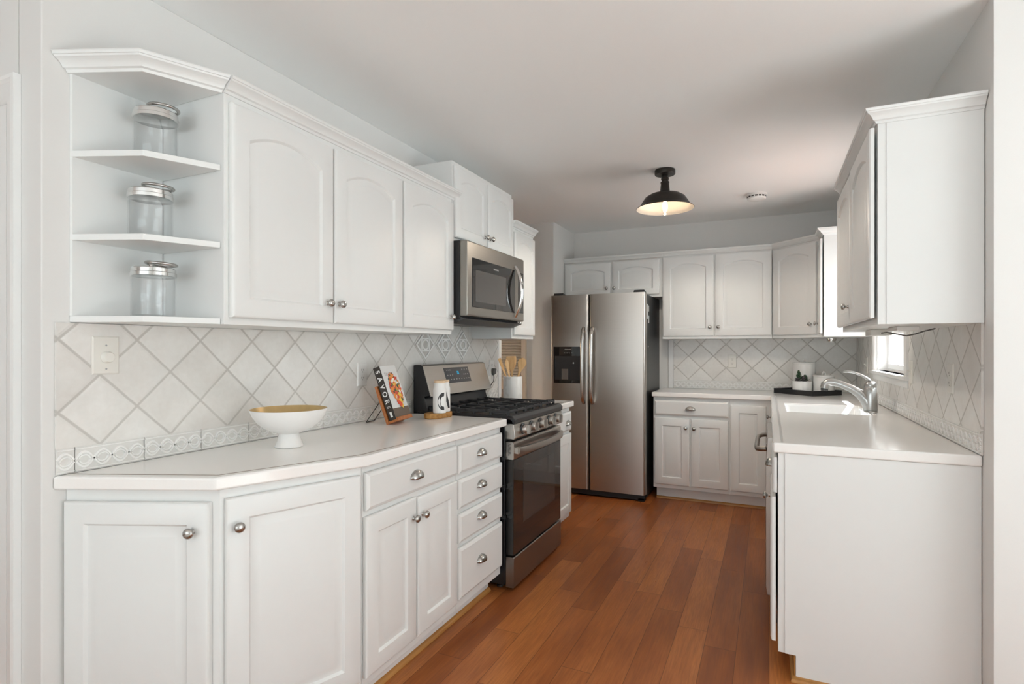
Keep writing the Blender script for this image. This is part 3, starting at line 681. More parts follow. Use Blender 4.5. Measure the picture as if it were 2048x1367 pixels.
c = rbase('base cabinet between sink and corner with knobbed drawer', 4.342, 4.822)
drawer(fRB, -4.80, -4.35, 0.717, 0.854, c, pull=False, kn=(-4.40, 0.79)); door(fRB, -4.80, -4.35, 0.136, 0.70, c, kn=(-4.38, 0.655))
# dishwasher
dw = thing('dishwasher', 'stainless dishwasher seen edge-on under the right counter', 'dishwasher', (0.33, 3.18, 0))
m = M(); m.box((0.032, 2.884, 0.0), (0.60, 3.486, 0.8745)); m.obj('tub_body', BLACKP, dw)
m = M(); m.prism([(0.031, 0.12), (-0.008, 0.12), (-0.014, 0.16), (-0.014, 0.72), (-0.006, 0.86), (0.031, 0.868)], 'y', 2.888, 3.482); m.obj('door_panel', STEEL, dw, bevel=0.003)
m = M(); m.tube([(-0.012, 2.94, 0.80), (-0.035, 2.945, 0.797), (-0.052, 2.975, 0.793), (-0.056, 3.05, 0.792), (-0.056, 3.32, 0.792), (-0.052, 3.395, 0.793), (-0.035, 3.425, 0.797), (-0.012, 3.43, 0.80)], 0.0115, 10); m.obj('handle', STEELD, dw, smooth=50)

# shoe mouldings (oak quarter round)
def shoe(name, path, nrm, mat, v0=None, v1=None):
    r = 0.017; prof = [(0, 0.0005), (r, 0.0005), (r * 0.96, r * 0.45), (r * 0.75, r * 0.8), (r * 0.4, r * 1.02), (0, r * 1.08)]
    structure(sweep(path, nrm, prof, 0.0, v0, v1).obj(name, mat, smooth=50))
shoe('baseboard_left', [(-1.4905, 1.164), (-1.3525, 1.534), (-1.3525, 2.628)], [((1.534 - 1.164), -(0.138)), (1, 0)], OAK)
shoe('baseboard_pantry', [(-1.3525, 3.41), (-1.3525, 3.747)], [(1, 0)], OAK)
shoe('baseboard_back', [(-0.8795, 4.8925), (0.028, 4.8925)], [(0, -1)], OAKX)
shoe('baseboard_right', [(0.0935, 2.882), (0.0935, 2.408), (XR, 2.408)], [(-1, 0), (0, -1)], OAK)
sbox('trim_3', (0.0885, 2.4125, 0.018), (0.0935, 2.88, 0.097), OAK)

# ------------------------------------------------------------------ range
rg = thing('gas_range', 'stainless gas range with black cast iron grates and oven window', 'range', (-1.53, 3.03, 0))
RY0, RY1 = 2.657, 3.398
m = M(); m.box((XL + 0.021, RY0, 0.03), (-1.268, RY1, 0.905)); m.obj('body', BLACKP, rg, bevel=0.003)
m = M()
for x in (-1.80, -1.32):
    for y in (RY0 + 0.05, RY1 - 0.05): m.lathe((x, y, 0.0), [(0.018, 0.0005), (0.018, 0.01), (0.008, 0.012), (0.008, 0.03)], 12, cap0=True)
m.obj('levelling_feet', BLACKM, rg)
m = M(); m.prism([(-1.82, 0.905), (-1.236, 0.905), (-1.226, 0.898), (-1.222, 0.884), (-1.212, 0.884), (-1.208, 0.908), (-1.222, 0.926), (-1.245, 0.930), (-1.262, 0.920), (-1.80, 0.920), (-1.82, 0.925)], 'y', RY0 - 0.004, RY1 + 0.004)
m.box((-1.80, RY0 - 0.004, 0.9145), (-1.225, RY0 + 0.018, 0.927)); m.box((-1.80, RY1 - 0.018, 0.9145), (-1.225, RY1 + 0.004, 0.927)); m.obj('cooktop', BLACKP, rg, bevel=0.004)
# burners
m = M()
for x, y, r in ((-1.66, 2.82, 0.036), (-1.38, 2.82, 0.045), (-1.52, 3.03, 0.05), (-1.66, 3.24, 0.036), (-1.38, 3.24, 0.05)):
    m2 = M(); m2.lathe((x, y, 0.920), [(r * 1.3, 0.0), (r * 1.25, 0.008), (r, 0.010), (r, 0.016), (r * 0.92, 0.02), (0, 0.021)], 24); m2.obj('burner', GREYM, rg, smooth=40)
# grates: three cast frames
def grate(ya, yb):
    m = M(); z = 0.950; x0, x1 = -1.775, -1.262; w = 0.0065
    bar = lambda a, b: m.box((min(a[0], b[0]) - w, min(a[1], b[1]) - w, z - 0.013), (max(a[0], b[0]) + w, max(a[1], b[1]) + w, z))
    bar((x0, ya), (x1, ya)); bar((x0, yb), (x1, yb)); bar((x0, ya), (x0, yb)); bar((x1, ya), (x1, yb)); xm = (x0 + x1) / 2; bar((xm, ya), (xm, yb))
    ym = (ya + yb) / 2
    for xc in ((x0 + xm) / 2, (xm + x1) / 2):
        bar((xc, ya), (xc, ym - 0.03)); bar((xc, ym + 0.03), (xc, yb)); bar((xc - 0.12, ym), (xc - 0.035, ym)); bar((xc + 0.035, ym), (xc + 0.12, ym))
    for y in (ya + 0.004, ym, yb - 0.004):     # bent fingers and feet at the front and back
        for x, s in ((x1, 1), (x0, -1)):
            m.loops([[(x + q, y + d, zz) for d in (-0.006, 0.006) for q in ((0.006, -0.006) if d < 0 else (-0.006, 0.006))] for q0, zz in ((0, z + 0.004), (0, 0.921))])
            m.loops([[(x - s * 0.05 + dx, y + d, z + 0.002 + dz) for dx, d, dz in ((0, -0.006, 0), (0, 0.006, 0), (0, 0.006, -0.014), (0, -0.006, -0.014))], [(x + s * 0.008, y + d, z + dz) for d, dz in ((-0.006, 0.006), (0.006, 0.006), (0.006, -0.008), (-0.006, -0.008))]])
    for x in (x0, x1):
        for y in (ya, yb): m.box((x - 0.007, y - 0.007, 0.921), (x + 0.007, y + 0.007, z))
    for x in [x0 + (x1 - x0) * i / 5 for i in range(1, 5)]:
        m.box((x - 0.007, ya - 0.007, 0.921), (x + 0.007, ya + 0.007, z)); 
    return m.obj('grate', CASTIRON, rg, bevel=0.002)
grate(2.685, 2.905); grate(2.922, 3.138); grate(3.155, 3.372)
# front control panel with knobs
m = M(); m.prism([(-1.268, 0.803), (-1.214, 0.803), (-1.208, 0.812), (-1.216, 0.882), (-1.224, 0.884), (-1.268, 0.884)], 'y', RY0, RY1); cp = m.obj('control_panel', STEEL, rg, bevel=0.003)
rot = Matrix(((0, 0, 1), (0, 1, 0), (-1, 0, 0)))
for y in (2.768, 2.888, 3.020, 3.165, 3.275):
    m = M(); z = 0.847; m.lathe((-1.2125, y, z), [(0.030, 0), (0.030, 0.004), (0.024, 0.007), (0.0, 0.007)], 24, rot, 1); m.lathe((-1.2125, y, z), [(0.0255, 0.007), (0.0255, 0.028), (0.0235, 0.031), (0, 0.031)], 24, rot, 0)
    m.box((-1.2125 + 0.028, y - 0.012, z - 0.024), (-1.2125 + 0.044, y + 0.012, z + 0.024), 0)
    m.obj('burner_knob', [STEEL, GREYM], rg, smooth=35)
# oven door
m = M(); m.prism([(-1.266, 0.694), (-1.222, 0.694), (-1.219, 0.700), (-1.219, 0.780), (-1.226, 0.788), (-1.266, 0.788)], 'y', RY0 + 0.006, RY1 - 0.006); dr = m.obj('oven_door', STEEL, rg, bevel=0.002)
m = M(); m.box((-1.266, RY0 + 0.006, 0.190), (-1.220, RY1 - 0.006, 0.6935)); m.obj('door_glass', GLASSBLK, dr, bevel=0.003)
m = M(); m.box((-1.2205, 2.79, 0.335), (-1.2192, 3.285, 0.632)); m.obj('oven_window', GLASSWIN, dr)
m = M()
for i in range(9): m.prism([(-1.252, 0.716 + i * 0.0068), (-1.236, 0.7195 + i * 0.0068), (-1.236, 0.7220 + i * 0.0068), (-1.252, 0.7185 + i * 0.0068)], 'y', RY0 + 0.0055, RY0 + 0.0065)
m.obj('vent_slots', BLACKM, dr)
m = M()
for y0_, y1_ in ((2.86, 2.95), (2.99, 3.08), (3.12, 3.2)): m.box((-1.2268, y0_, 0.7865), (-1.2262, y1_, 0.7885))
m.obj('top_vents', BLACKM, dr)
hp = []
for i in range(17):
    t = i / 16; y = RY0 + 0.03 + t * (RY1 - RY0 - 0.06); hp.append((-1.203 + 0.040 * math.sin(PI * t) ** 0.6, y, 0.742))
m = M(); ls = []
for p in hp: ls.append([(p[0] - 0.007, p[1], p[2] - 0.019), (p[0] + 0.006, p[1], p[2] - 0.017), (p[0] + 0.009, p[1], p[2]), (p[0] + 0.006, p[1], p[2] + 0.017), (p[0] - 0.007, p[1], p[2] + 0.019)])
m.loops(ls)
for y in (hp[0][1], hp[-1][1]): m.box((-1.219, y - 0.012, 0.727), (-1.200, y + 0.012, 0.757))
m.obj('handle', STEEL, dr, smooth=45)
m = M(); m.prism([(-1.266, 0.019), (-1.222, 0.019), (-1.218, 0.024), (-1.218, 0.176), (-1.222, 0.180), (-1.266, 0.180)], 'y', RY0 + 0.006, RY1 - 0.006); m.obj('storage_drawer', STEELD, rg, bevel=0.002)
m = M()
for z in (0.70, 0.55, 0.39): m.box((-1.285, RY0 - 0.010, z - 0.008), (-1.262, RY0 + 0.0, z + 0.008))
m.obj('side_clips', BLACKM, rg)
# backguard
BGY0, BGY1 = RY0 + 0.003, RY1 + 0.006
m = M(); m.prism([(XL + 0.020, 0.905), (-1.752, 0.905), (-1.752, 0.930), (-1.776, 1.008), (-1.732, 1.012), (-1.786, 1.178), (-1.80, 1.186), (XL + 0.020, 1.186)], 'y', BGY0, BGY1); bgd = m.obj('backguard', BLACKP, rg, bevel=0.003)
m = M(); m.prism([(-1.733, 1.008), (-1.727, 1.011), (-1.7815, 1.181), (-1.792, 1.189), (-1.835, 1.189), (-1.835, 1.1865), (-1.797, 1.1865), (-1.786, 1.179)], 'y', BGY0 - 0.002, BGY1 + 0.002); cpn = m.obj('control_face', STEEL, bgd, bevel=0.0015)
def bgp(y, s, o=0.0):    # point on the sloped control face, s = 0 bottom .. 1 top
    x = -1.727 + (-1.7815 + 1.727) * s; z = 1.011 + 0.170 * s; nn = Vector((0.170, 0, 0.0545)).normalized(); return (x + nn.x * o, y, z + nn.z * o)
m = M(); m.loops([[bgp(2.862, 0.36, o), bgp(3.158, 0.36, o), bgp(3.158, 0.90, o), bgp(2.862, 0.90, o)] for o in (0.0002, 0.0015)]); dsp = m.obj('display_panel', simple('display_charcoal', (0.035, 0.037, 0.043), 0.2), bgd)
def txt(s, size, mat, parent, name, mtx, shear=0.0, extrude=0.0002, bold=0.0):
    cu = bpy.data.curves.new(name, 'FONT'); cu.body = s; cu.size = size; cu.align_x = 'CENTER'; cu.align_y = 'CENTER'; cu.extrude = extrude; cu.offset = bold
    t = bpy.data.objects.new(name + '_src', cu); COL.objects.link(t); bpy.context.view_layer.update()
    me = bpy.data.meshes.new_from_object(t); bpy.data.objects.remove(t); bpy.data.curves.remove(cu)
    me.materials.clear(); me.materials.append(mat); off = root_loc(parent); me.transform(Matrix.Translation(-off) @ mtx); me.name = name
    o = bpy.data.objects.new(name, me); COL.objects.link(o); o.parent = parent; return o
def frame(o, xd, yd):
    xd = Vector(xd).normalized(); yd = Vector(yd).normalized(); zd = xd.cross(yd)
    mt = Matrix((xd, yd, zd)).transposed().to_4x4(); mt.translation = Vector(o); return mt
upv = Vector(bgp(0, 1)) - Vector(bgp(0, 0))
txt('12', 0.026, CYAN, dsp, 'clock_digits', frame(bgp(3.015, 0.70, 0.002), (0, 1, 0), upv), bold=0.001)
m = M()
for s, yl in ((0.80, (2.885, 2.905, 2.925)), (0.62, (2.885, 2.915, 2.94)), (0.62, (3.08, 3.10, 3.125)), (0.47, (2.885, 2.915, 2.945, 2.98, 3.01, 3.04, 3.07, 3.10, 3.13)), (0.80, (3.07, 3.10, 3.13))):
    for y in yl: m.loops([[bgp(y, s, o), bgp(y + 0.010, s, o), bgp(y + 0.010, s + 0.03, o), bgp(y, s + 0.03, o)] for o in (0.0016, 0.002)])
m.obj('button_legends', INKG, dsp)

# ------------------------------------------------------------------ microwave
mw = thing('microwave', 'stainless over-the-range microwave with bowed handle', 'microwave', (-1.66, 3.0, 1.425))
MY0, MY1 = 2.610, 3.372; MX = -1.470
m = M(); m.box((XL + 0.010, MY0, 1.440), (-1.515, MY1, 1.8665)); m.obj('body', BLACKM, mw, bevel=0.002)
m = M(); m.prism([(XL + 0.010, 1.428), (-1.545, 1.418), (-1.485, 1.442), (-1.515, 1.455), (XL + 0.010, 1.455)], 'y', MY0 + 0.005, MY1 - 0.005); b2 = m.obj('bottom_panel', GREYM, mw, bevel=0.002)
for y in (2.72, 3.05): m = M(); m.loops([[(-1.80, y, 1.4265 + o), (-1.60, y, 1.4205 + o), (-1.60, y + 0.2, 1.4205 + o), (-1.80, y + 0.2, 1.4265 + o)] for o in (0.0, -0.002)]); m.obj('grease_filter', STEELD, b2)
DY1 = 3.245
m = M(); m.prism([(-1.5145, 1.4575), (MX - 0.005, 1.4575), (MX, 1.463), (MX, 1.860), (MX - 0.005, 1.8655), (-1.5145, 1.8655)], 'y', MY0 + 0.002, MY1); fc = m.obj('front_frame', STEELM, mw, bevel=0.008, bseg=3)
m = M(); m.box((MX + 0.0003, 2.668, 1.508), (MX + 0.003, 3.225, 1.778)); gl = m.obj('door_glass', GLASSBLK, fc, bevel=0.001)
m = M(); m.box((MX + 0.0031, 2.700, 1.540), (MX + 0.0038, 3.09, 1.715)); m.obj('window_screen', simple('microwave_window', (0.09, 0.085, 0.08), 0.10), gl)
m = M(); m.box((MX + 0.0003, 3.285, 1.512), (MX + 0.003, 3.358, 1.772)); m.obj('keypad_panel', GLASSBLK, fc, bevel=0.001)
txt('FRIGIDAIRE', 0.013, INKL, gl, 'brand_lettering', frame((MX + 0.0035, 2.955, 1.745), (0, 1, 0), (0, 0, 1)))
m = M()
for sgn in (1,):
    pts = []; rr = []
    for i in range(19):
        t = i / 18; z = 1.478 + t * 0.330; s = math.sin(PI * t); pts.append((MX + 0.002 + 0.052 * s ** 0.8, 3.232 + 0.0, z)); rr.append(0.006 + 0.012 * s ** 0.7)
    ls = []
    for p, r in zip(pts, rr): ls.append([(p[0] - 0.006, p[1] - r, p[2]), (p[0] + 0.004, p[1] - r * 0.7, p[2]), (p[0] + 0.007, p[1], p[2]), (p[0] + 0.004, p[1] + r * 0.7, p[2]), (p[0] - 0.006, p[1] + r, p[2])])
    m.loops(ls)
m.obj('handle', CHROME, fc, smooth=50)

# ------------------------------------------------------------------ refrigerator
fg = thing('refrigerator', 'stainless side-by-side refrigerator with black dispenser', 'refrigerator', (-1.35, 5.0, 0))
FX0, FX1, FYF = -1.772, -0.934, 4.66
m = M(); m.box((FX0 + 0.008, FYF + 0.075, 0.025), (FX1 - 0.004, YB - 0.02, 1.742)); fbd = m.obj('body', simple('fridge_side_grey', (0.030, 0.031, 0.032), 0.38, vary=0.06), fg, bevel=0.004)
m = M(); m.box((FX0 + 0.01, FYF + 0.03, 0.012), (FX1 - 0.01, FYF + 0.076, 0.055)); m.obj('toe_grille', BLACKM, fg)
m = M()
for x in (FX0 + 0.04, FX1 - 0.04): m.box((x - 0.03, FYF + 0.03, 0.0005), (x + 0.03, FYF + 0.10, 0.03))
for x in (FX0 + 0.05, FX1 - 0.05): m.lathe((x, YB - 0.1, 0.0005), [(0.02, 0), (0.02, 0.026)], 12, cap0=True, cap1=True)
m.obj('feet', BLACKP, fg, bevel=0.004)
def fdoor(x0, x1, name):
    r = 0.022; pl = []
    for cx, a0 in ((x1 - r, 0), (x0 + r, PI / 2)):
        pass
    pl = [(x0, FYF + 0.07), (x0, FYF + r)] + [(x0 + r - r * math.cos(t), FYF + r - r * math.sin(t)) for t in [PI / 2 * i / 6 for i in range(1, 7)]] + [(x1 - r + r * math.sin(t), FYF + r - r * math.cos(t)) for t in [PI / 2 * i / 6 for i in range(0, 7)]] + [(x1, FYF + 0.07)]
    m = M(); m.prism(pl, 'z', 0.060, 1.752); return m.obj(name, STEELF, fg, smooth=30)
dl = fdoor(FX0, -1.4215, 'freezer_door'); drr = fdoor(-1.4145, FX1, 'fresh_food_door')
def fhandle(x, par):
    pts = []; z0, z1 = 0.812, 1.458
    for z, o in ((z0, 0.004), (z0 + 0.02, 0.03), (z0 + 0.06, 0.048), (z0 + 0.12, 0.056), ((z0 + z1) / 2, 0.058), (z1 - 0.12, 0.056), (z1 - 0.06, 0.048), (z1 - 0.02, 0.03), (z1, 0.004)): pts.append((x, FYF - o, z))
    m = M(); m.tube(pts, 0.0165, 14, up=(1, 0, 0)); m.obj('handle', STEELD if False else CHROME_S, par, smooth=60)
CHROME_S = steel('handle_steel', (0.55, 0.53, 0.51), 0.24, 'z')
fhandle(-1.462, dl); fhandle(-1.384, drr)
m = M(); x0, x1, z0, z1, yf = -1.740, -1.472, 0.977, 1.298, FYF - 0.0005
m.box((x0, yf - 0.004, z0), (x1, yf, z0 + 0.03)); m.box((x0, yf - 0.004, 1.215), (x1, yf, z1)); m.box((x0, yf - 0.004, z0 + 0.03), (x0 + 0.016, yf, 1.215)); m.box((x1 - 0.016, yf - 0.004, z0 + 0.03), (x1, yf, 1.215))
ds = m.obj('dispenser_bezel', GLASSBLK, dl, bevel=0.002)
m = M(); m.box((x0 + 0.016, yf - 0.0015, z0 + 0.03), (x1 - 0.016, yf, 1.215)); m.obj('dispenser_cavity', BLACKM, ds)
m = M(); m.box((-1.665, yf - 0.006, z0 + 0.032), (-1.605, yf - 0.0015, z0 + 0.125)); m.obj('ice_paddle', STEELD, ds, bevel=0.003)
m = M(); m.lathe((-1.555, yf - 0.002, 1.155), [(0.0, 0.009), (0.008, 0.008), (0.01, 0.0)], 14, Matrix(((1, 0, 0), (0, 0, -1), (0, 1, 0)))); m.obj('water_spout', CHROME, ds, smooth=60)
txt('FRIGIDAIRE', 0.012, INKL, ds, 'brand_lettering', frame((-1.606, yf - 0.0045, 1.274), (1, 0, 0), (0, 0, 1)))
m = M()
for i in range(4): m.box((-1.642 + i * 0.022, yf - 0.0046, 1.240), (-1.632 + i * 0.022, yf - 0.004, 1.246))
m.obj('button_legends', INKG, ds)
m = M()
for x in (FX0 + 0.06, FX1 - 0.06): m.prism([(FYF + 0.03, 1.753), (FYF + 0.13, 1.743), (FYF + 0.13, 1.765), (FYF + 0.05, 1.778)], 'x', x - 0.045, x + 0.045)
m.obj('hinge_cover', BLACKM, fg, bevel=0.006)
m = M(); xx = FX1 - 0.0035
for ya, yb, za, zb in ((4.742, 4.80, 1.535, 1.66), (4.805, 4.845, 1.60, 1.65), (4.81, 4.85, 1.50, 1.565)): m.box((xx, ya, za), (xx + 0.0012, yb, zb))
m.obj('rating_sticker', STICKER, fbd)
m = M(); m.box((xx, 4.80, 1.292), (xx + 0.003, 4.812, 1.306)); m.obj('screw_cap', INKW, fbd)

# ------------------------------------------------------------------ pendant and smoke alarm
pl = thing('ceiling_light', 'dark bronze barn-shade ceiling light with glowing bulb', 'ceiling light', (-0.614, 3.703, 2.15))
C0 = (-0.614, 3.703, 0)
m = M(); m.lathe(C0, [(0.0, 2.4395), (0.064, 2.4395), (0.065, 2.432), (0.065, 2.414), (0.062, 2.409), (0.024, 2.407), (0.0, 2.407)], 40); m.obj('canopy', BRONZE, pl, smooth=40)
m = M(); m.lathe(C0, [(0.020, 2.408), (0.021, 2.400), (0.018, 2.398), (0.018, 2.392), (0.025, 2.388), (0.025, 2.378), (0.022, 2.376), (0.022, 2.366), (0.028, 2.362), (0.028, 2.354), (0.026, 2.352), (0.031, 2.300), (0.035, 2.288)], 32, cap1=True); m.obj('stem', BRONZE, pl, smooth=40)
m = M(); m.lathe(C0, [(0.028, 2.2905), (0.060, 2.288), (0.095, 2.280), (0.125, 2.262), (0.140, 2.240), (0.155, 2.215), (0.168, 2.200), (0.180, 2.194), (0.183, 2.191), (0.181, 2.189)], 56); sh = m.obj('shade', BRONZE, pl, smooth=60)
m = M(); m.lathe(C0, [(0.181, 2.189), (0.178, 2.192), (0.166, 2.198), (0.153, 2.212), (0.138, 2.237), (0.122, 2.259), (0.093, 2.277), (0.060, 2.285), (0.0, 2.287)], 56); m.obj('shade_lining', simple('shade_white_enamel', (0.74, 0.70, 0.64), 0.4), sh, smooth=60)
m = M(); m.lathe(C0, [(0.016, 2.285), (0.016, 2.255), (0.010, 2.25), (0.0, 2.25)], 20); m.obj('socket', BRONZE, pl, smooth=40)
m = M(); m.lathe(C0, [(0.011, 2.252), (0.013, 2.245), (0.026, 2.225), (0.030, 2.205), (0.028, 2.185), (0.018, 2.165), (0.008, 2.155), (0.003, 2.148), (0.0, 2.146)], 28); m.obj('bulb', JARGLASS, pl, smooth=60)
m = M(); m.lathe(C0, [(0.0, 2.246), (0.010, 2.238), (0.012, 2.21), (0.011, 2.185), (0.0, 2.178)], 14); m.obj('filament', BULBGLOW, pl, smooth=60)
bd = bpy.data.lights.new('bulb_downlight', 'SPOT'); bd.energy = 21.0; bd.color = (1.0, 0.88, 0.74); bd.shadow_soft_size = 0.03; bd.spot_size = math.radians(168); bd.spot_blend = 0.25
bd2 = bpy.data.lights.new('bulb_light', 'POINT'); bd2.energy = 1.6; bd2.color = (1.0, 0.80, 0.58); bd2.shadow_soft_size = 0.02
bo2 = bpy.data.objects.new('bulb_light', bd2); COL.objects.link(bo2); bo2.parent = pl; bo2.location = (0, 0, 0.06)
bo = bpy.data.objects.new('bulb_downlight', bd); COL.objects.link(bo); bo.parent = pl; bo.location = (0, 0, 0.02)
sm = thing('smoke_alarm', 'round white smoke alarm on the ceiling right of the light', 'smoke alarm', (-0.085, 4.566, 2.39))
m = M(); m.lathe((-0.085, 4.566, 0), [(0.0, 2.4395), (0.072, 2.4395), (0.073, 2.428), (0.066, 2.426), (0.066, 2.408), (0.062, 2.400), (0.048, 2.394), (0.0, 2.392)], 40); m.obj('housing', PLASTW, sm, smooth=35)
m = M()
for i in range(16):
    t = 2 * PI * i / 16; fr_ = Fr((-0.085 + 0.0662 * math.cos(t), 4.566 + 0.0662 * math.sin(t)), (math.cos(t), math.sin(t))); fr_.box(m, -0.0095, 0.0095, 2.412, 2.4225, -0.001, 0.0004)
m.obj('vent_slots', SLOT, sm)

# ------------------------------------------------------------------ plates on the walls
def plate(name, label, cat, fr, a, z, w=0.072, h=0.117, kindp='outlet', mat=PLASTIC, group=None):
    t = thing(name, label, cat, fr.p(a, z - h / 2, 0), group)
    m = M(); m.loops([rect_loop(fr, a - w / 2, a + w / 2, z - h / 2, z + h / 2, 0.0004, 0, 1), rect_loop(fr, a - w / 2, a + w / 2, z - h / 2, z + h / 2, 0.003, 0, 1), rect_loop(fr, a - w / 2 + 0.004, a + w / 2 - 0.004, z - h / 2 + 0.004, z + h / 2 - 0.004, 0.006, 0, 1)])
    m.obj('cover_plate', mat, t, smooth=20)
    rotm = Matrix((fr.u, Vector((0, 0, 1)), fr.n)).transposed().to_3x3()
    if kindp == 'outlet':
        for dz in (0.0195, -0.0195):
            m = M(); l = lambda c: [fr.p(a + 0.0165 * math.cos(q), z + dz + max(-0.0125, min(0.0125, 0.0165 * math.sin(q))), c) for q in [2 * PI * i / 24 for i in range(24)]]
            m.loops([l(0.006), l(0.0072)]); o = m.obj('receptacle', mat, t)
            m = M()
            for dx in (-0.0065, 0.0065): fr.box(m, a + dx - 0.0013, a + dx + 0.0013, z + dz - 0.002, z + dz + 0.007, 0.0072, 0.0076)
            fr.box(m, a - 0.002, a + 0.002, z + dz - 0.010, z + dz - 0.006, 0.0072, 0.0076); m.obj('slots', SLOT, o)
    elif kindp == 'dimmer':
        m = M(); m.lathe(fr.p(a + 0.002, z - 0.006, 0.006), [(0.019, 0), (0.019, 0.004), (0.017, 0.006), (0.0155, 0.014), (0.014, 0.016), (0, 0.016)], 32, rotm); m.obj('dimmer_knob', mat, t, smooth=35)
        m = M()
        for dz in (0.030, -0.042): m.lathe(fr.p(a, z + dz, 0.006), [(0.003, 0), (0.0028, 0.001), (0, 0.0012)], 10, rotm)
        m.obj('screws', INKG, t)
    else:
        m = M(); fr.box(m, a - 0.005, a + 0.005, z - 0.012, z + 0.012, 0.006, 0.008); o = m.obj('switch_collar', mat, t)
        m = M(); m.loops([[fr.p(a + s * 0.0035, z - 0.004, 0.007), fr.p(a + s * 0.0035, z + 0.006, 0.007), fr.p(a + s * 0.003, z + 0.012, 0.020), fr.p(a + s * 0.003, z + 0.006, 0.021)] for s in (-1, 1)]); m.obj('toggle', mat, o)
    return t
fWL = Fr((XL + SP_T, 0), (1, 0)); fWB = Fr((0, YB - SP_T), (0, -1)); fWR = Fr((XR - SP_T, 0), (-1, 0))
plate('dimmer_switch', 'cream rotary dimmer plate on tiles under the corner shelves', 'dimmer', fWL, 1.034, 1.260, kindp='dimmer', w=0.078)
plate('outlet', 'white duplex outlet behind the cookbook on the left tiles', 'outlet', fWL, 2.225, 1.152, mat=PLASTW)
ot = plate('outlet', 'outlet right of the range with a grey plug in it', 'outlet', fWL, 3.665, 1.140, mat=PLASTW, w=0.075)
plate('outlet', 'ivory duplex outlet on the back wall tiles', 'outlet', fWB, -0.300, 1.168)
plate('light_switch', 'switch plate between window and right wall cabinet end', 'switch', fWR, -3.415, 1.162, kindp='switch')
plate('outlet', 'ivory outlet plate nearest the camera on the right tiles', 'outlet', fWR, -2.735, 1.162, kindp='outlet')
plate('light_switch', 'switch plate on the far side of the window near the corner', 'switch', fWR, -4.83, 1.158, kindp='switch')
# plug and cord of the range
pg = thing('power_cord', 'dark grey plug and cord running down behind the range', 'cord', (-1.83, 3.66, 1.0))
px = XL + SP_T + 0.0085
m = M(); m.loops([[(px + q, 3.668 + s * w, z) for s, q in ((-1, 0), (1, 0), (1, d), (-1, d))] for z, w, d in ((1.085, 0.007, 0.010), (1.098, 0.016, 0.022), (1.128, 0.016, 0.024), (1.136, 0.013, 0.020))]); m.obj('plug', CORDM, pg, bevel=0.003)
m = M(); m.tube([(px + 0.010, 3.668, 1.088), (px + 0.012, 3.669, 1.065), (px + 0.012, 3.66, 1.04), (px + 0.012, 3.61, 1.012), (px + 0.012, 3.53, 0.985), (px + 0.012, 3.45, 0.97), (px + 0.010, 3.418, 0.96)], 0.0035, 8); m.obj('cord', CORDM, pg, smooth=60)

# ------------------------------------------------------------------ things on the left counter
ZC = 0.9142
bw = thing('pedestal_bowl', 'white pedestal bowl with gold-lined inside', 'bowl', (-1.633, 1.545, ZC))
m = M(); m.lathe((-1.633, 1.545, ZC), [(0.0, 0.0005), (0.049, 0.0005), (0.0505, 0.003), (0.047, 0.012), (0.038, 0.036), (0.034, 0.050), (0.052, 0.057), (0.085, 0.071), (0.110, 0.092), (0.126, 0.115), (0.1365, 0.140), (0.137, 0.142), (0.135, 0.142)], 64); m.obj('bowl_shell', MATTEW, bw, smooth=40)
m = M(); m.lathe((-1.633, 1.545, ZC), [(0.135, 0.142), (0.134, 0.140), (0.123, 0.116), (0.107, 0.095), (0.082, 0.075), (0.045, 0.064), (0.0, 0.062)], 64); m.obj('bowl_lining', BRASSIN, bw, smooth=60)

# cookbook on its stand : local frame u (right along the base), t (up the slope), w (out of the cover)
def at(u, v, z):
    A_ = math.atan(514 / 1114.0); d = Vector((-math.sin(A_), math.cos(A_), 0)) + Vector((math.cos(A_), math.sin(A_), 0)) * ((u - 1024) / 1114.0) + Vector((0, 0, -(v - 697) / 1114.0))
    k = (z - 1.28) / d.z; return Vector((0, 0, 1.28)) + d * k
B0 = at(778, 849, ZC) + Vector((0.056, 0.008, 0))   # stand's front-left foot corner
yawb = math.radians(-4)
ud = Vector((math.sin(math.radians(-9)), math.cos(math.radians(-9)), 0))   # base direction
od = Vector((ud.y, -ud.x, 0))               # towards the viewer
lean = math.radians(20)
td = (-od * math.sin(lean) + Vector((0, 0, 1)) * math.cos(lean)); wd = (od * math.cos(lean) + Vector((0, 0, 1)) * math.sin(lean))
def bk(u, t_, w): return tuple(B0 + ud * u + td * t_ + wd * w + Vector((0, 0, 0.0)))
def bbox(m, u0, u1, t0, t1, w0, w1, mi=0): m.loops([[bk(u0, t_, w0), bk(u1, t_, w0), bk(u1, t_, w1), bk(u0, t_, w1)] for t_ in (t0, t1)], mi=mi)
stz = -0.055
st = thing('book_stand', 'orange wooden easel book stand with wire prop leg', 'book stand', tuple(B0))
SW = 0.155
m = M(); bbox(m, 0, SW, 0.022, 0.215, -0.066, -0.052); m.obj('back_board', REDWOOD, st, bevel=0.002)
m = M(); bbox(m, 0, SW, 0.0225, 0.034, -0.052, -0.006); bbox(m, 0, SW, 0.0225, 0.041, -0.006, 0.002); m.obj('ledge', REDWOOD, st, bevel=0.002)
lo = Vector(bk(0, 0.022, -0.066)); 
ftL = Vector(bk(0.035, 0.150, -0.068)); ftR = Vector(bk(0.115, 0.150, -0.068)); bL = ftL - od * 0.085; bL.z = ZC + 0.0025; bR = ftR - od * 0.085; bR.z = ZC + 0.0025
m = M(); m.tube([ftL, bL, bL + ud * 0.004, bR - ud * 0.004, bR, ftR], 0.0022, 8); m.obj('prop_leg', BRONZE, st, smooth=50)
BW, BH, BT = 0.160, 0.268, 0.036
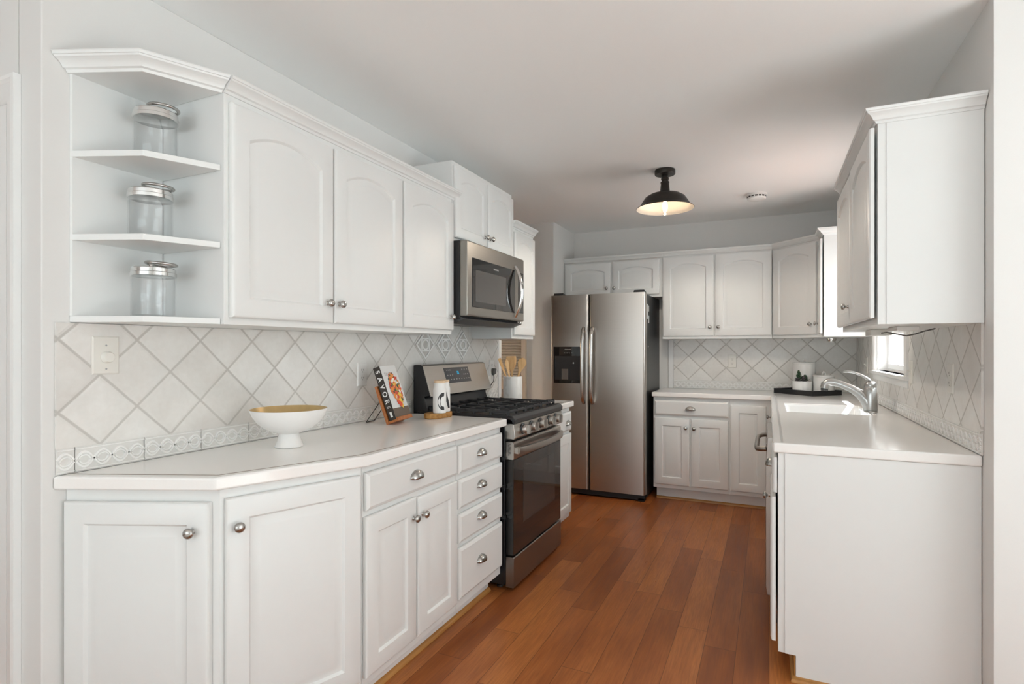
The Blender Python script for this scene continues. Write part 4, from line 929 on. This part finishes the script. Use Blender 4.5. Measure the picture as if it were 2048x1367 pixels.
bkk = thing('cookbook', 'thick cookbook with dark spine lettered SAVOR leaning on its stand', 'book', bk(BW / 2, 0.0345, -0.03))
u0, t0, w1 = 0.004, 0.0345, -0.009
m = M(); bbox(m, u0 + 0.003, u0 + BW - 0.004, t0 + 0.004, t0 + BH - 0.004, w1 - BT + 0.003, w1 - 0.003); m.obj('page_block', PAGES, bkk)
m = M(); bbox(m, u0, u0 + 0.003, t0, t0 + BH, w1 - BT, w1); bbox(m, u0 + 0.003, u0 + BW, t0, t0 + BH, w1 - BT, w1 - BT + 0.003); sp = m.obj('spine', SPINE, bkk, bevel=0.0008)
m = M(); bbox(m, u0 + 0.003, u0 + BW, t0, t0 + BH, w1 - 0.003, w1); cv = m.obj('front_cover', PAPER, bkk, bevel=0.0006)
m = M(); bbox(m, u0 + 0.003, u0 + BW, t0, t0 + 0.052, w1, w1 + 0.0006); m.obj('cover_band', COVERBAND, cv)
# spine lettering runs down the spine (outward normal -ud)
sc_ = (w1 - BT / 2)
for i, ch in enumerate('SAVOR'):
    txt(ch, 0.033, INKW, sp, 'spine_letter', frame(Vector(bk(u0 - 0.0004, t0 + BH - 0.026 - i * 0.0375, sc_)), -td, wd) @ Matrix.Diagonal((-1, 1, 1, 1)) @ Matrix.Diagonal((-1, 1, 1, 1)), bold=0.0007)
m = M()
for i in range(2): bbox(m, u0 - 0.0006, u0, t0 + 0.060 + i * 0.006, t0 + 0.062 + i * 0.006, sc_ - 0.009, sc_ + 0.009)
bbox(m, u0 - 0.0006, u0, t0 + 0.014, t0 + 0.040, sc_ - 0.006, sc_ + 0.006); m.obj('spine_marks', INKW, sp)
txt('SAVOR', 0.027, INKG, cv, 'cover_title', frame(Vector(bk(u0 + 0.066, t0 + BH - 0.045, w1 + 0.0004)), ud, td))
m = M()
for i in range(3): bbox(m, u0 + 0.024, u0 + 0.048, t0 + BH - 0.082 - i * 0.008, t0 + BH - 0.0805 - i * 0.008, w1, w1 + 0.0005)
m.obj('cover_text', INKG, cv)
mats = [RED, ORANGE, YELLOW, GREENH, INKW]; m = M(); rnd = random.Random(5)
for i in range(240):
    t_ = rnd.uniform(0.058, 0.225); k = (t_ - 0.058) / 0.167; hw = 0.012 + 0.040 * math.sin(PI * min(1, (1 - k) * 1.1)) ** 0.8
    cxu = 0.098 - 0.012 * k; uu = u0 + cxu + rnd.uniform(-hw, hw); a_ = rnd.uniform(0, PI); s1, s2 = rnd.uniform(0.007, 0.017), rnd.uniform(0.003, 0.007)
    mi = rnd.choices(range(5), (4, 3, 2, 2.0, 1))[0]
    if abs(uu - u0 - cxu) > hw * 0.8: mi = rnd.choice((3, 0, 1))
    if k < 0.18: mi = 2 if uu > u0 + cxu else 0
    zz = w1 + 0.0005 + 0.00001 * i
    m.add([bk(uu + s1 * math.cos(a_ + q) * (1 if j % 2 == 0 else 0.75), t0 + t_ + (s1 if j % 2 == 0 else s2) * math.sin(a_ + q), zz) for j, q in enumerate((0, PI / 3, 2 * PI / 3, PI, 4 * PI / 3, 5 * PI / 3))], [(0, 1, 2, 3, 4, 5)], mi)
m.obj('food_picture', mats, cv)

# trivet with two ceramic shakers
tv = at(872, 836, ZC); tv.z = ZC
m = M(); n = 28; lsb = []
tdx = Vector((math.sin(math.radians(8)), math.cos(math.radians(8)), 0)); tdy = Vector((tdx.y, -tdx.x, 0)); tc = tv + tdx * 0.035 - tdy * 0.012
rnd = random.Random(3); rads = [1 + rnd.uniform(-0.07, 0.07) for _ in range(n)]
for z, k in ((0.0003, 0.93), (0.005, 1.0), (0.024, 1.0), (0.028, 0.97)):
    lsb.append([tuple(tc + tdx * (0.096 * rads[i] * k * math.copysign(abs(math.cos(2 * PI * i / n)) ** 0.8, math.cos(2 * PI * i / n))) + tdy * (0.046 * rads[(i * 3) % n] * k * math.sin(2 * PI * i / n)) + Vector((0, 0, z))) for i in range(n)])
m.loops(lsb); tag(m.obj('wood_trivet', CORK, smooth=40), 'rough brown live-edge wood slab under the shakers', 'trivet')
def shaker(c, label, mark):
    t = thing('shaker', label, 'shaker', tuple(c), 'salt and pepper shakers')
    m = M(); m.lathe(tuple(c), [(0.0, 0.0003), (0.033, 0.0003), (0.035, 0.003), (0.035, 0.118), (0.034, 0.128), (0.030, 0.138), (0.029, 0.142), (0.029, 0.157)], 36, cap1=True); b = m.obj('bottle', MATTEW, t, smooth=35)
    m = M(); m.lathe(tuple(c), [(0.0, 0.1572), (0.0295, 0.1572), (0.0302, 0.159), (0.0302, 0.168), (0.0292, 0.170), (0.0, 0.170)], 36); m.obj('lid', LIDWOOD, t, smooth=35)
    ca = math.atan2(-c.y, -c.x)
    def sp_(a, z, o=0.0354): return (c.x + o * math.cos(ca + a), c.y + o * math.sin(ca + a), c.z + z)
    m = M()
    if mark == 'arc':
        out, inn = [], []
        for i in range(21):
            q = math.radians(80 + 200 * i / 20); out.append(sp_(0.62 + math.cos(q) * 0.92, 0.062 + 0.046 * math.sin(q))); inn.append(sp_(0.62 + math.cos(q) * 0.50, 0.062 + 0.027 * math.sin(q)))
        m.loops([out, inn], False, False, close=False)
    else:
        for i in range(8):
            k0, k1 = i / 8, (i + 1) / 8; z0_, z1_ = 0.108 - 0.088 * k0, 0.108 - 0.088 * k1; a0_, a1_ = 0.05 + 0.75 * k0, 0.05 + 0.75 * k1
            
            for h_ in range(5):
                e0, e1 = -0.1 + 0.092 * h_, -0.1 + 0.092 * (h_ + 1); m.add([sp_(a0_ + e0, z0_), sp_(a0_ + e1, z0_), sp_(a1_ + e1, z1_), sp_(a1_ + e0, z1_)], [(0, 1, 2, 3)])
    m.obj('letter_mark', INKB, b)
s1 = at(886, 829, ZC + 0.0195)
c1 = Vector((tc.x, tc.y, ZC + 0.0282)) + Vector((0.020, -0.022, 0))
shaker(c1, 'front white shaker with bold black arc and wood lid', 'arc')
c2 = c1 + Vector((-0.018, 0.0705, 0))
shaker(c2, 'rear white shaker with slanted black stroke, half hidden', 'bar')

# utensil crock
CK = Vector((-1.655, 3.60, ZC))
m = M(); m.lathe(tuple(CK), [(0.0, 0.0005), (0.066, 0.0005), (0.068, 0.003), (0.068, 0.167), (0.0665, 0.170), (0.061, 0.170), (0.060, 0.167), (0.060, 0.012), (0.0, 0.010)], 48)
tag(m.obj('utensil_crock', MARBLE, smooth=40), 'white marble crock holding wooden utensils on the short counter', 'crock')
def utensil(label, foot, tip, kind, w, rollv):
    foot = CK + Vector(foot); tip = CK + Vector(tip); d = (tip - foot).normalized(); L = (tip - foot).length
    face = Vector(rollv); face = (face - d * face.dot(d)).normalized(); side = d.cross(face)
    m = M(); ls = []; prof = {'spatula': [(0, .006), (.35, .006), (.55, .007), (.66, .012), (.76, w * .8), (.88, w), (.985, w), (1, w * .9)], 'spoon': [(0, .006), (.4, .006), (.6, .007), (.70, .012), (.78, w * .75), (.88, w), (.95, w * .8), (.985, w * .45), (1, .004)]}[kind]
    for k, ww in prof:
        th = 0.0045 if k < .6 else 0.0028; c_ = foot + d * (L * k)
        ls.append([tuple(c_ + side * (ww * math.cos(q)) + face * (th * math.sin(q))) for q in [2 * PI * i / 12 for i in range(12)]])
    m.loops(ls); tag(m.obj('wooden_' + kind, BAMBOO, smooth=50), label, 'utensil', 'wooden utensils in the crock')
to_cam = (-CK).normalized(); to_cam.z = 0
rgt = Vector((0.908, 0.419, 0))
def ut(label, px, pz, kind, w, roll, depth=0.0, foot=None):
    tipv = rgt * px + Vector((0, 0, pz)) - to_cam * depth; ft = foot or (rgt * (px * -0.08) + Vector((0, 0, 0.013)) - to_cam * (depth * .9)); utensil(label, ft, tipv, kind, w, roll)
ut('leftmost wooden spatula turned edge-on in the crock', -0.096, 0.298, 'spatula', 0.020, rgt * 0.85 + to_cam * 0.5, 0.0)
ut('second wooden utensil from left, a slotted-looking narrow spoon', -0.046, 0.292, 'spoon', 0.019, rgt * 0.6 + to_cam * 0.7, -0.040)
ut('broad wooden turner standing at the back of the crock', -0.012, 0.312, 'spatula', 0.036, to_cam, 0.032)
ut('wooden spoon with a small round hole at right of the crock', 0.076, 0.300, 'spoon', 0.031, to_cam, 0.005)

# glass canisters on the corner shelves
for zt, (jx, jy), lab in ((1.3768, (-1.738, 1.106), 'glass canister with ring-handled metal lid on the lowest corner shelf'), (1.6173, (-1.752, 1.106), 'glass canister with ring-handled metal lid on the middle corner shelf'), (1.8623, (-1.738, 1.113), 'glass canister with ring-handled metal lid on the top corner shelf')):
    c_ = (jx, jy, zt); t = thing('glass_canister', lab, 'canister', c_, 'glass canisters on the corner shelves')
    m = M(); m.lathe(c_, [(0.0, 0.0005), (0.058, 0.0005), (0.060, 0.003), (0.060, 0.132), (0.058, 0.135), (0.0565, 0.135), (0.0565, 0.007), (0.0, 0.006)], 48); m.obj('glass_jar', JARGLASS, t, smooth=40)
    m = M(); m.lathe(c_, [(0.0615, 0.126), (0.063, 0.127), (0.063, 0.137), (0.0605, 0.139), (0.0605, 0.150), (0.058, 0.153), (0.0, 0.1535)], 48, cap0=True); ld = m.obj('metal_lid', CHROME, t, smooth=35)
    m = M(); q = Vector((0.908, 0.419, 0)); ctr_ = Vector(c_) + q * 0.024 + Vector((0, 0, 0.166))
    pts = [ctr_ + q * (0.041 * math.cos(a_)) + Vector((-0.419, 0.908, 0)) * (0.041 * math.sin(a_)) + Vector((0, 0, -0.003 * math.cos(a_))) for a_ in [2 * PI * i / 32 for i in range(33)]]
    m.tube(pts, 0.0046, 10, cap=False); m.obj('ring_handle', NICKEL, ld, smooth=60)
    m = M(); pb = Vector(c_) - q * 0.010; m.lathe((pb.x, pb.y, c_[2]), [(0.009, 0.1535), (0.009, 0.165), (0.007, 0.169), (0.0, 0.169)], 16); m.obj('ring_post', CHROME, ld, smooth=40)

# ------------------------------------------------------------------ things on the right counter
t0_ = Vector((0.306, 4.846, ZC)); ta = Vector((-0.272, 0.275, 0)).normalized(); tb = Vector((ta.y, -ta.x, 0))
tr = thing('serving_tray', 'black rectangular tray holding canisters and plant in the corner', 'tray', tuple(t0_ + ta * 0.19 + tb * 0.14))
TL, TWd = 0.385, 0.302
def tp(a, b, z): return tuple(t0_ + ta * a + tb * b + Vector((0, 0, z)))
m = M(); m.loops([[tp(a, b, z) for a, b in ((0, 0), (TL, 0), (TL, TWd), (0, TWd))] for z in (0.0003, 0.006)]); m.obj('tray_floor', BLACKM, tr)
m = M()
for a0_, a1_, b0_, b1_ in ((0, TL, 0, 0.008), (0, TL, TWd - 0.008, TWd), (0, 0.008, 0.008, TWd - 0.008), (TL - 0.008, TL, 0.008, TWd - 0.008)):
    m.loops([[tp(a_, b_, z) for a_, b_ in ((a0_, b0_), (a1_, b0_), (a1_, b1_), (a0_, b1_))] for z in (0.006, 0.040)])
m.obj('tray_rim', simple('tray_black', (0.012, 0.013, 0.016), 0.4), tr, bevel=0.001)
def can(c_, r, h, label):
    t = thing('canister', label, 'canister', tuple(c_), 'white ceramic canisters on the tray')
    m = M(); m.lathe(tuple(c_), [(0.0, 0.0004), (r - 0.004, 0.0004), (r, 0.004), (r, h - 0.002), (r - 0.002, h)], 48, cap1=True); m.obj('body', PORCELAIN, t, smooth=40)
    m = M(); m.lathe(tuple(c_), [(0.0, h + 0.0004), (r + 0.001, h + 0.0004), (r + 0.002, h + 0.003), (r + 0.001, h + 0.010), (r - 0.004, h + 0.012), (0.0, h + 0.013)], 48); ld = m.obj('lid', PORCELAIN, t, smooth=40)
    m = M(); m.tube([(c_[0] + 0.013 * math.cos(a_) * 0.95, c_[1] + 0.006 * math.cos(a_), c_[2] + h + 0.012 + 0.024 * math.sin(a_)) for a_ in [PI * i / 12 for i in range(13)]], 0.0045, 8); m.obj('loop_handle', PORCELAIN, ld, smooth=60)
can(Vector((0.264, 5.185, ZC + 0.0064)), 0.084, 0.236, 'taller white lidded ceramic canister on the black tray')
can(Vector((0.394, 5.050, ZC + 0.0064)), 0.075, 0.138, 'shorter white lidded ceramic canister behind the faucet spout')
pp = Vector((0.240, 5.024, ZC + 0.0064))
pt = thing('potted_succulent', 'small dark green succulent in a white pot in front of the tall canister', 'plant', tuple(pp))
m = M(); m.lathe(tuple(pp), [(0.0, 0.0004), (0.064, 0.0004), (0.068, 0.004), (0.072, 0.100), (0.071, 0.102), (0.067, 0.102), (0.066, 0.092), (0.0, 0.090)], 40); m.obj('pot', PORCELAIN, pt, smooth=40)
m = M(); m.lathe(tuple(pp), [(0.066, 0.0915), (0.03, 0.097), (0.0, 0.098)], 24); m.obj('soil', SOIL, pt, smooth=60)
def rosette(name, c_, R, n, mat, stem, seed):
    rr_ = random.Random(seed); m = M(); base = Vector(c_)
    m.tube([base, base + Vector((0, 0, stem))], 0.004, 6)
    for i in range(n):
        f = i / n; a_ = i * 2.39996; el = math.radians(5 + 75 * f + rr_.uniform(-8, 8)); hgt = stem * (0.15 + 0.85 * f); ln = R * (1.0 - 0.45 * f) * rr_.uniform(0.8, 1.1)
        d = Vector((math.cos(a_) * math.cos(el), math.sin(a_) * math.cos(el), math.sin(el))); side = Vector((-math.sin(a_), math.cos(a_), 0)); up_ = side.cross(d) * -1
        o_ = base + Vector((0, 0, hgt)); ls = []
        for k, w in ((0.0, 0.003), (0.3, 0.007), (0.65, 0.0085), (0.88, 0.005), (1.0, 0.0008)):
            cpt = o_ + d * (ln * k) + Vector((0, 0, ln * 0.15 * k * k)); ls.append([tuple(cpt + side * (w * math.cos(q)) + up_ * (w * 0.4 * math.sin(q))) for q in [2 * PI * j / 8 for j in range(8)]])
        m.loops(ls)
    return m.obj(name, mat, pt, smooth=60)
pq = pp + Vector((0, 0, 0.096)); lf = Vector((0.908, 0.419, 0))
rosette('rosette', pq - lf * 0.026, 0.036, 30, LEAF, 0.075, 1); rosette('rosette', pq + lf * 0.022, 0.036, 24, LEAF, 0.034, 2); rosette('rosette', pq + lf * 0.002 + Vector((0.006, -0.012, 0)), 0.032, 20, LEAFP, 0.028, 3); rosette('rosette', pq - lf * 0.036 + Vector((0, -0.01, 0)), 0.028, 18, LEAFP, 0.02, 4)
# faucet
fb = Vector((0.535, 3.815, ZC))
fc_ = thing('faucet', 'brushed nickel pull-out kitchen faucet with lever beside the sink', 'faucet', tuple(fb))
FNI = simple('faucet_nickel', (0.52, 0.52, 0.51), 0.30, 1.0, vary=0.03)
m = M(); m.loops([[(fb.x + 0.034 * k * math.cos(q), fb.y + 0.085 * k * math.sin(q), fb.z + z) for q in [2 * PI * i / 32 for i in range(32)]] for z, k in ((0.0003, 1.0), (0.004, 1.0), (0.007, 0.96))]); m.obj('deck_plate', FNI, fc_, smooth=40)
m = M(); m.lathe(tuple(fb), [(0.036, 0.0072), (0.037, 0.012), (0.035, 0.09), (0.033, 0.140), (0.0322, 0.141), (0.0322, 0.143), (0.033, 0.144), (0.031, 0.162), (0.022, 0.176), (0.0, 0.180)], 32); m.obj('body', FNI, fc_, smooth=50)
m = M(); m.tube([fb + Vector((-0.004, 0, 0.035)), fb + Vector((-0.022, 0.004, 0.070)), fb + Vector((-0.052, 0.012, 0.103)), fb + Vector((-0.095, 0.021, 0.132)), fb + Vector((-0.145, 0.030, 0.154)), fb + Vector((-0.185, 0.038, 0.165)), fb + Vector((-0.210, 0.043, 0.164)), fb + Vector((-0.226, 0.046, 0.150)), fb + Vector((-0.230, 0.047, 0.128))], [0.034, 0.033, 0.027, 0.0225, 0.021, 0.022, 0.0235, 0.0235, 0.023], 18, up=(0, 0, 1)); m.obj('spout', FNI, fc_, smooth=60)
m = M(); m.lathe((fb.x - 0.230, fb.y + 0.047, fb.z), [(0.020, 0.128), (0.020, 0.113), (0.017, 0.110), (0.0, 0.110)], 20); m.obj('spray_head', GREYM, fc_, smooth=40)
m = M(); ls = []
for x_, z_, w_, th in ((0.004, 0.176, 0.020, 0.012), (-0.015, 0.192, 0.018, 0.011), (-0.045, 0.212, 0.015, 0.008), (-0.080, 0.226, 0.013, 0.007), (-0.112, 0.231, 0.013, 0.006), (-0.128, 0.229, 0.010, 0.005), (-0.134, 0.227, 0.004, 0.003)):
    c_ = fb + Vector((x_, -x_ * 0.22, z_)); ls.append([(c_.x + 0.25 * th * math.cos(q), c_.y + w_ * math.cos(q), c_.z + th * math.sin(q)) for q in [2 * PI * i / 14 for i in range(14)]])
m.loops(ls); m.obj('lever', FNI, fc_, smooth=60)

# under-cabinet light fittings
ul = thing('under_cabinet_light', 'white under-cabinet light with cord below the right wall cabinet', 'light fitting', (0.50, 2.95, 1.35))
m = M(); m.box((0.455, 2.62, 1.352), (0.53, 2.80, 1.3678)); m.obj('light_bar', PLASTW, ul, bevel=0.003)
m = M(); m.box((0.42, 2.97, 1.340), (0.50, 3.14, 1.3678)); m.obj('driver_box', PLASTIC, ul, bevel=0.003)
m = M(); m.tube([(0.46, 2.97, 1.350), (0.47, 2.92, 1.352), (0.50, 2.88, 1.343), (0.53, 2.85, 1.335), (0.56, 2.84, 1.342), (0.58, 2.80, 1.352), (0.60, 2.72, 1.360)], 0.0028, 8); m.obj('cord', CORDM, ul, smooth=60)
pk = thing('puck_light', 'small round puck light under the diagonal corner cabinet', 'light fitting', (0.45, 4.98, 1.33))
m = M(); m.lathe((0.44, 4.98, 0), [(0.0, 1.3658), (0.034, 1.3658), (0.036, 1.355), (0.030, 1.338), (0.022, 1.334), (0.0, 1.334)], 28); m.obj('housing', CHROME, pk, smooth=35)
m = M(); m.lathe((0.44, 4.98, 0), [(0.021, 1.3338), (0.018, 1.330), (0.0, 1.328)], 24); m.obj('lens', PLASTW, pk, smooth=50)
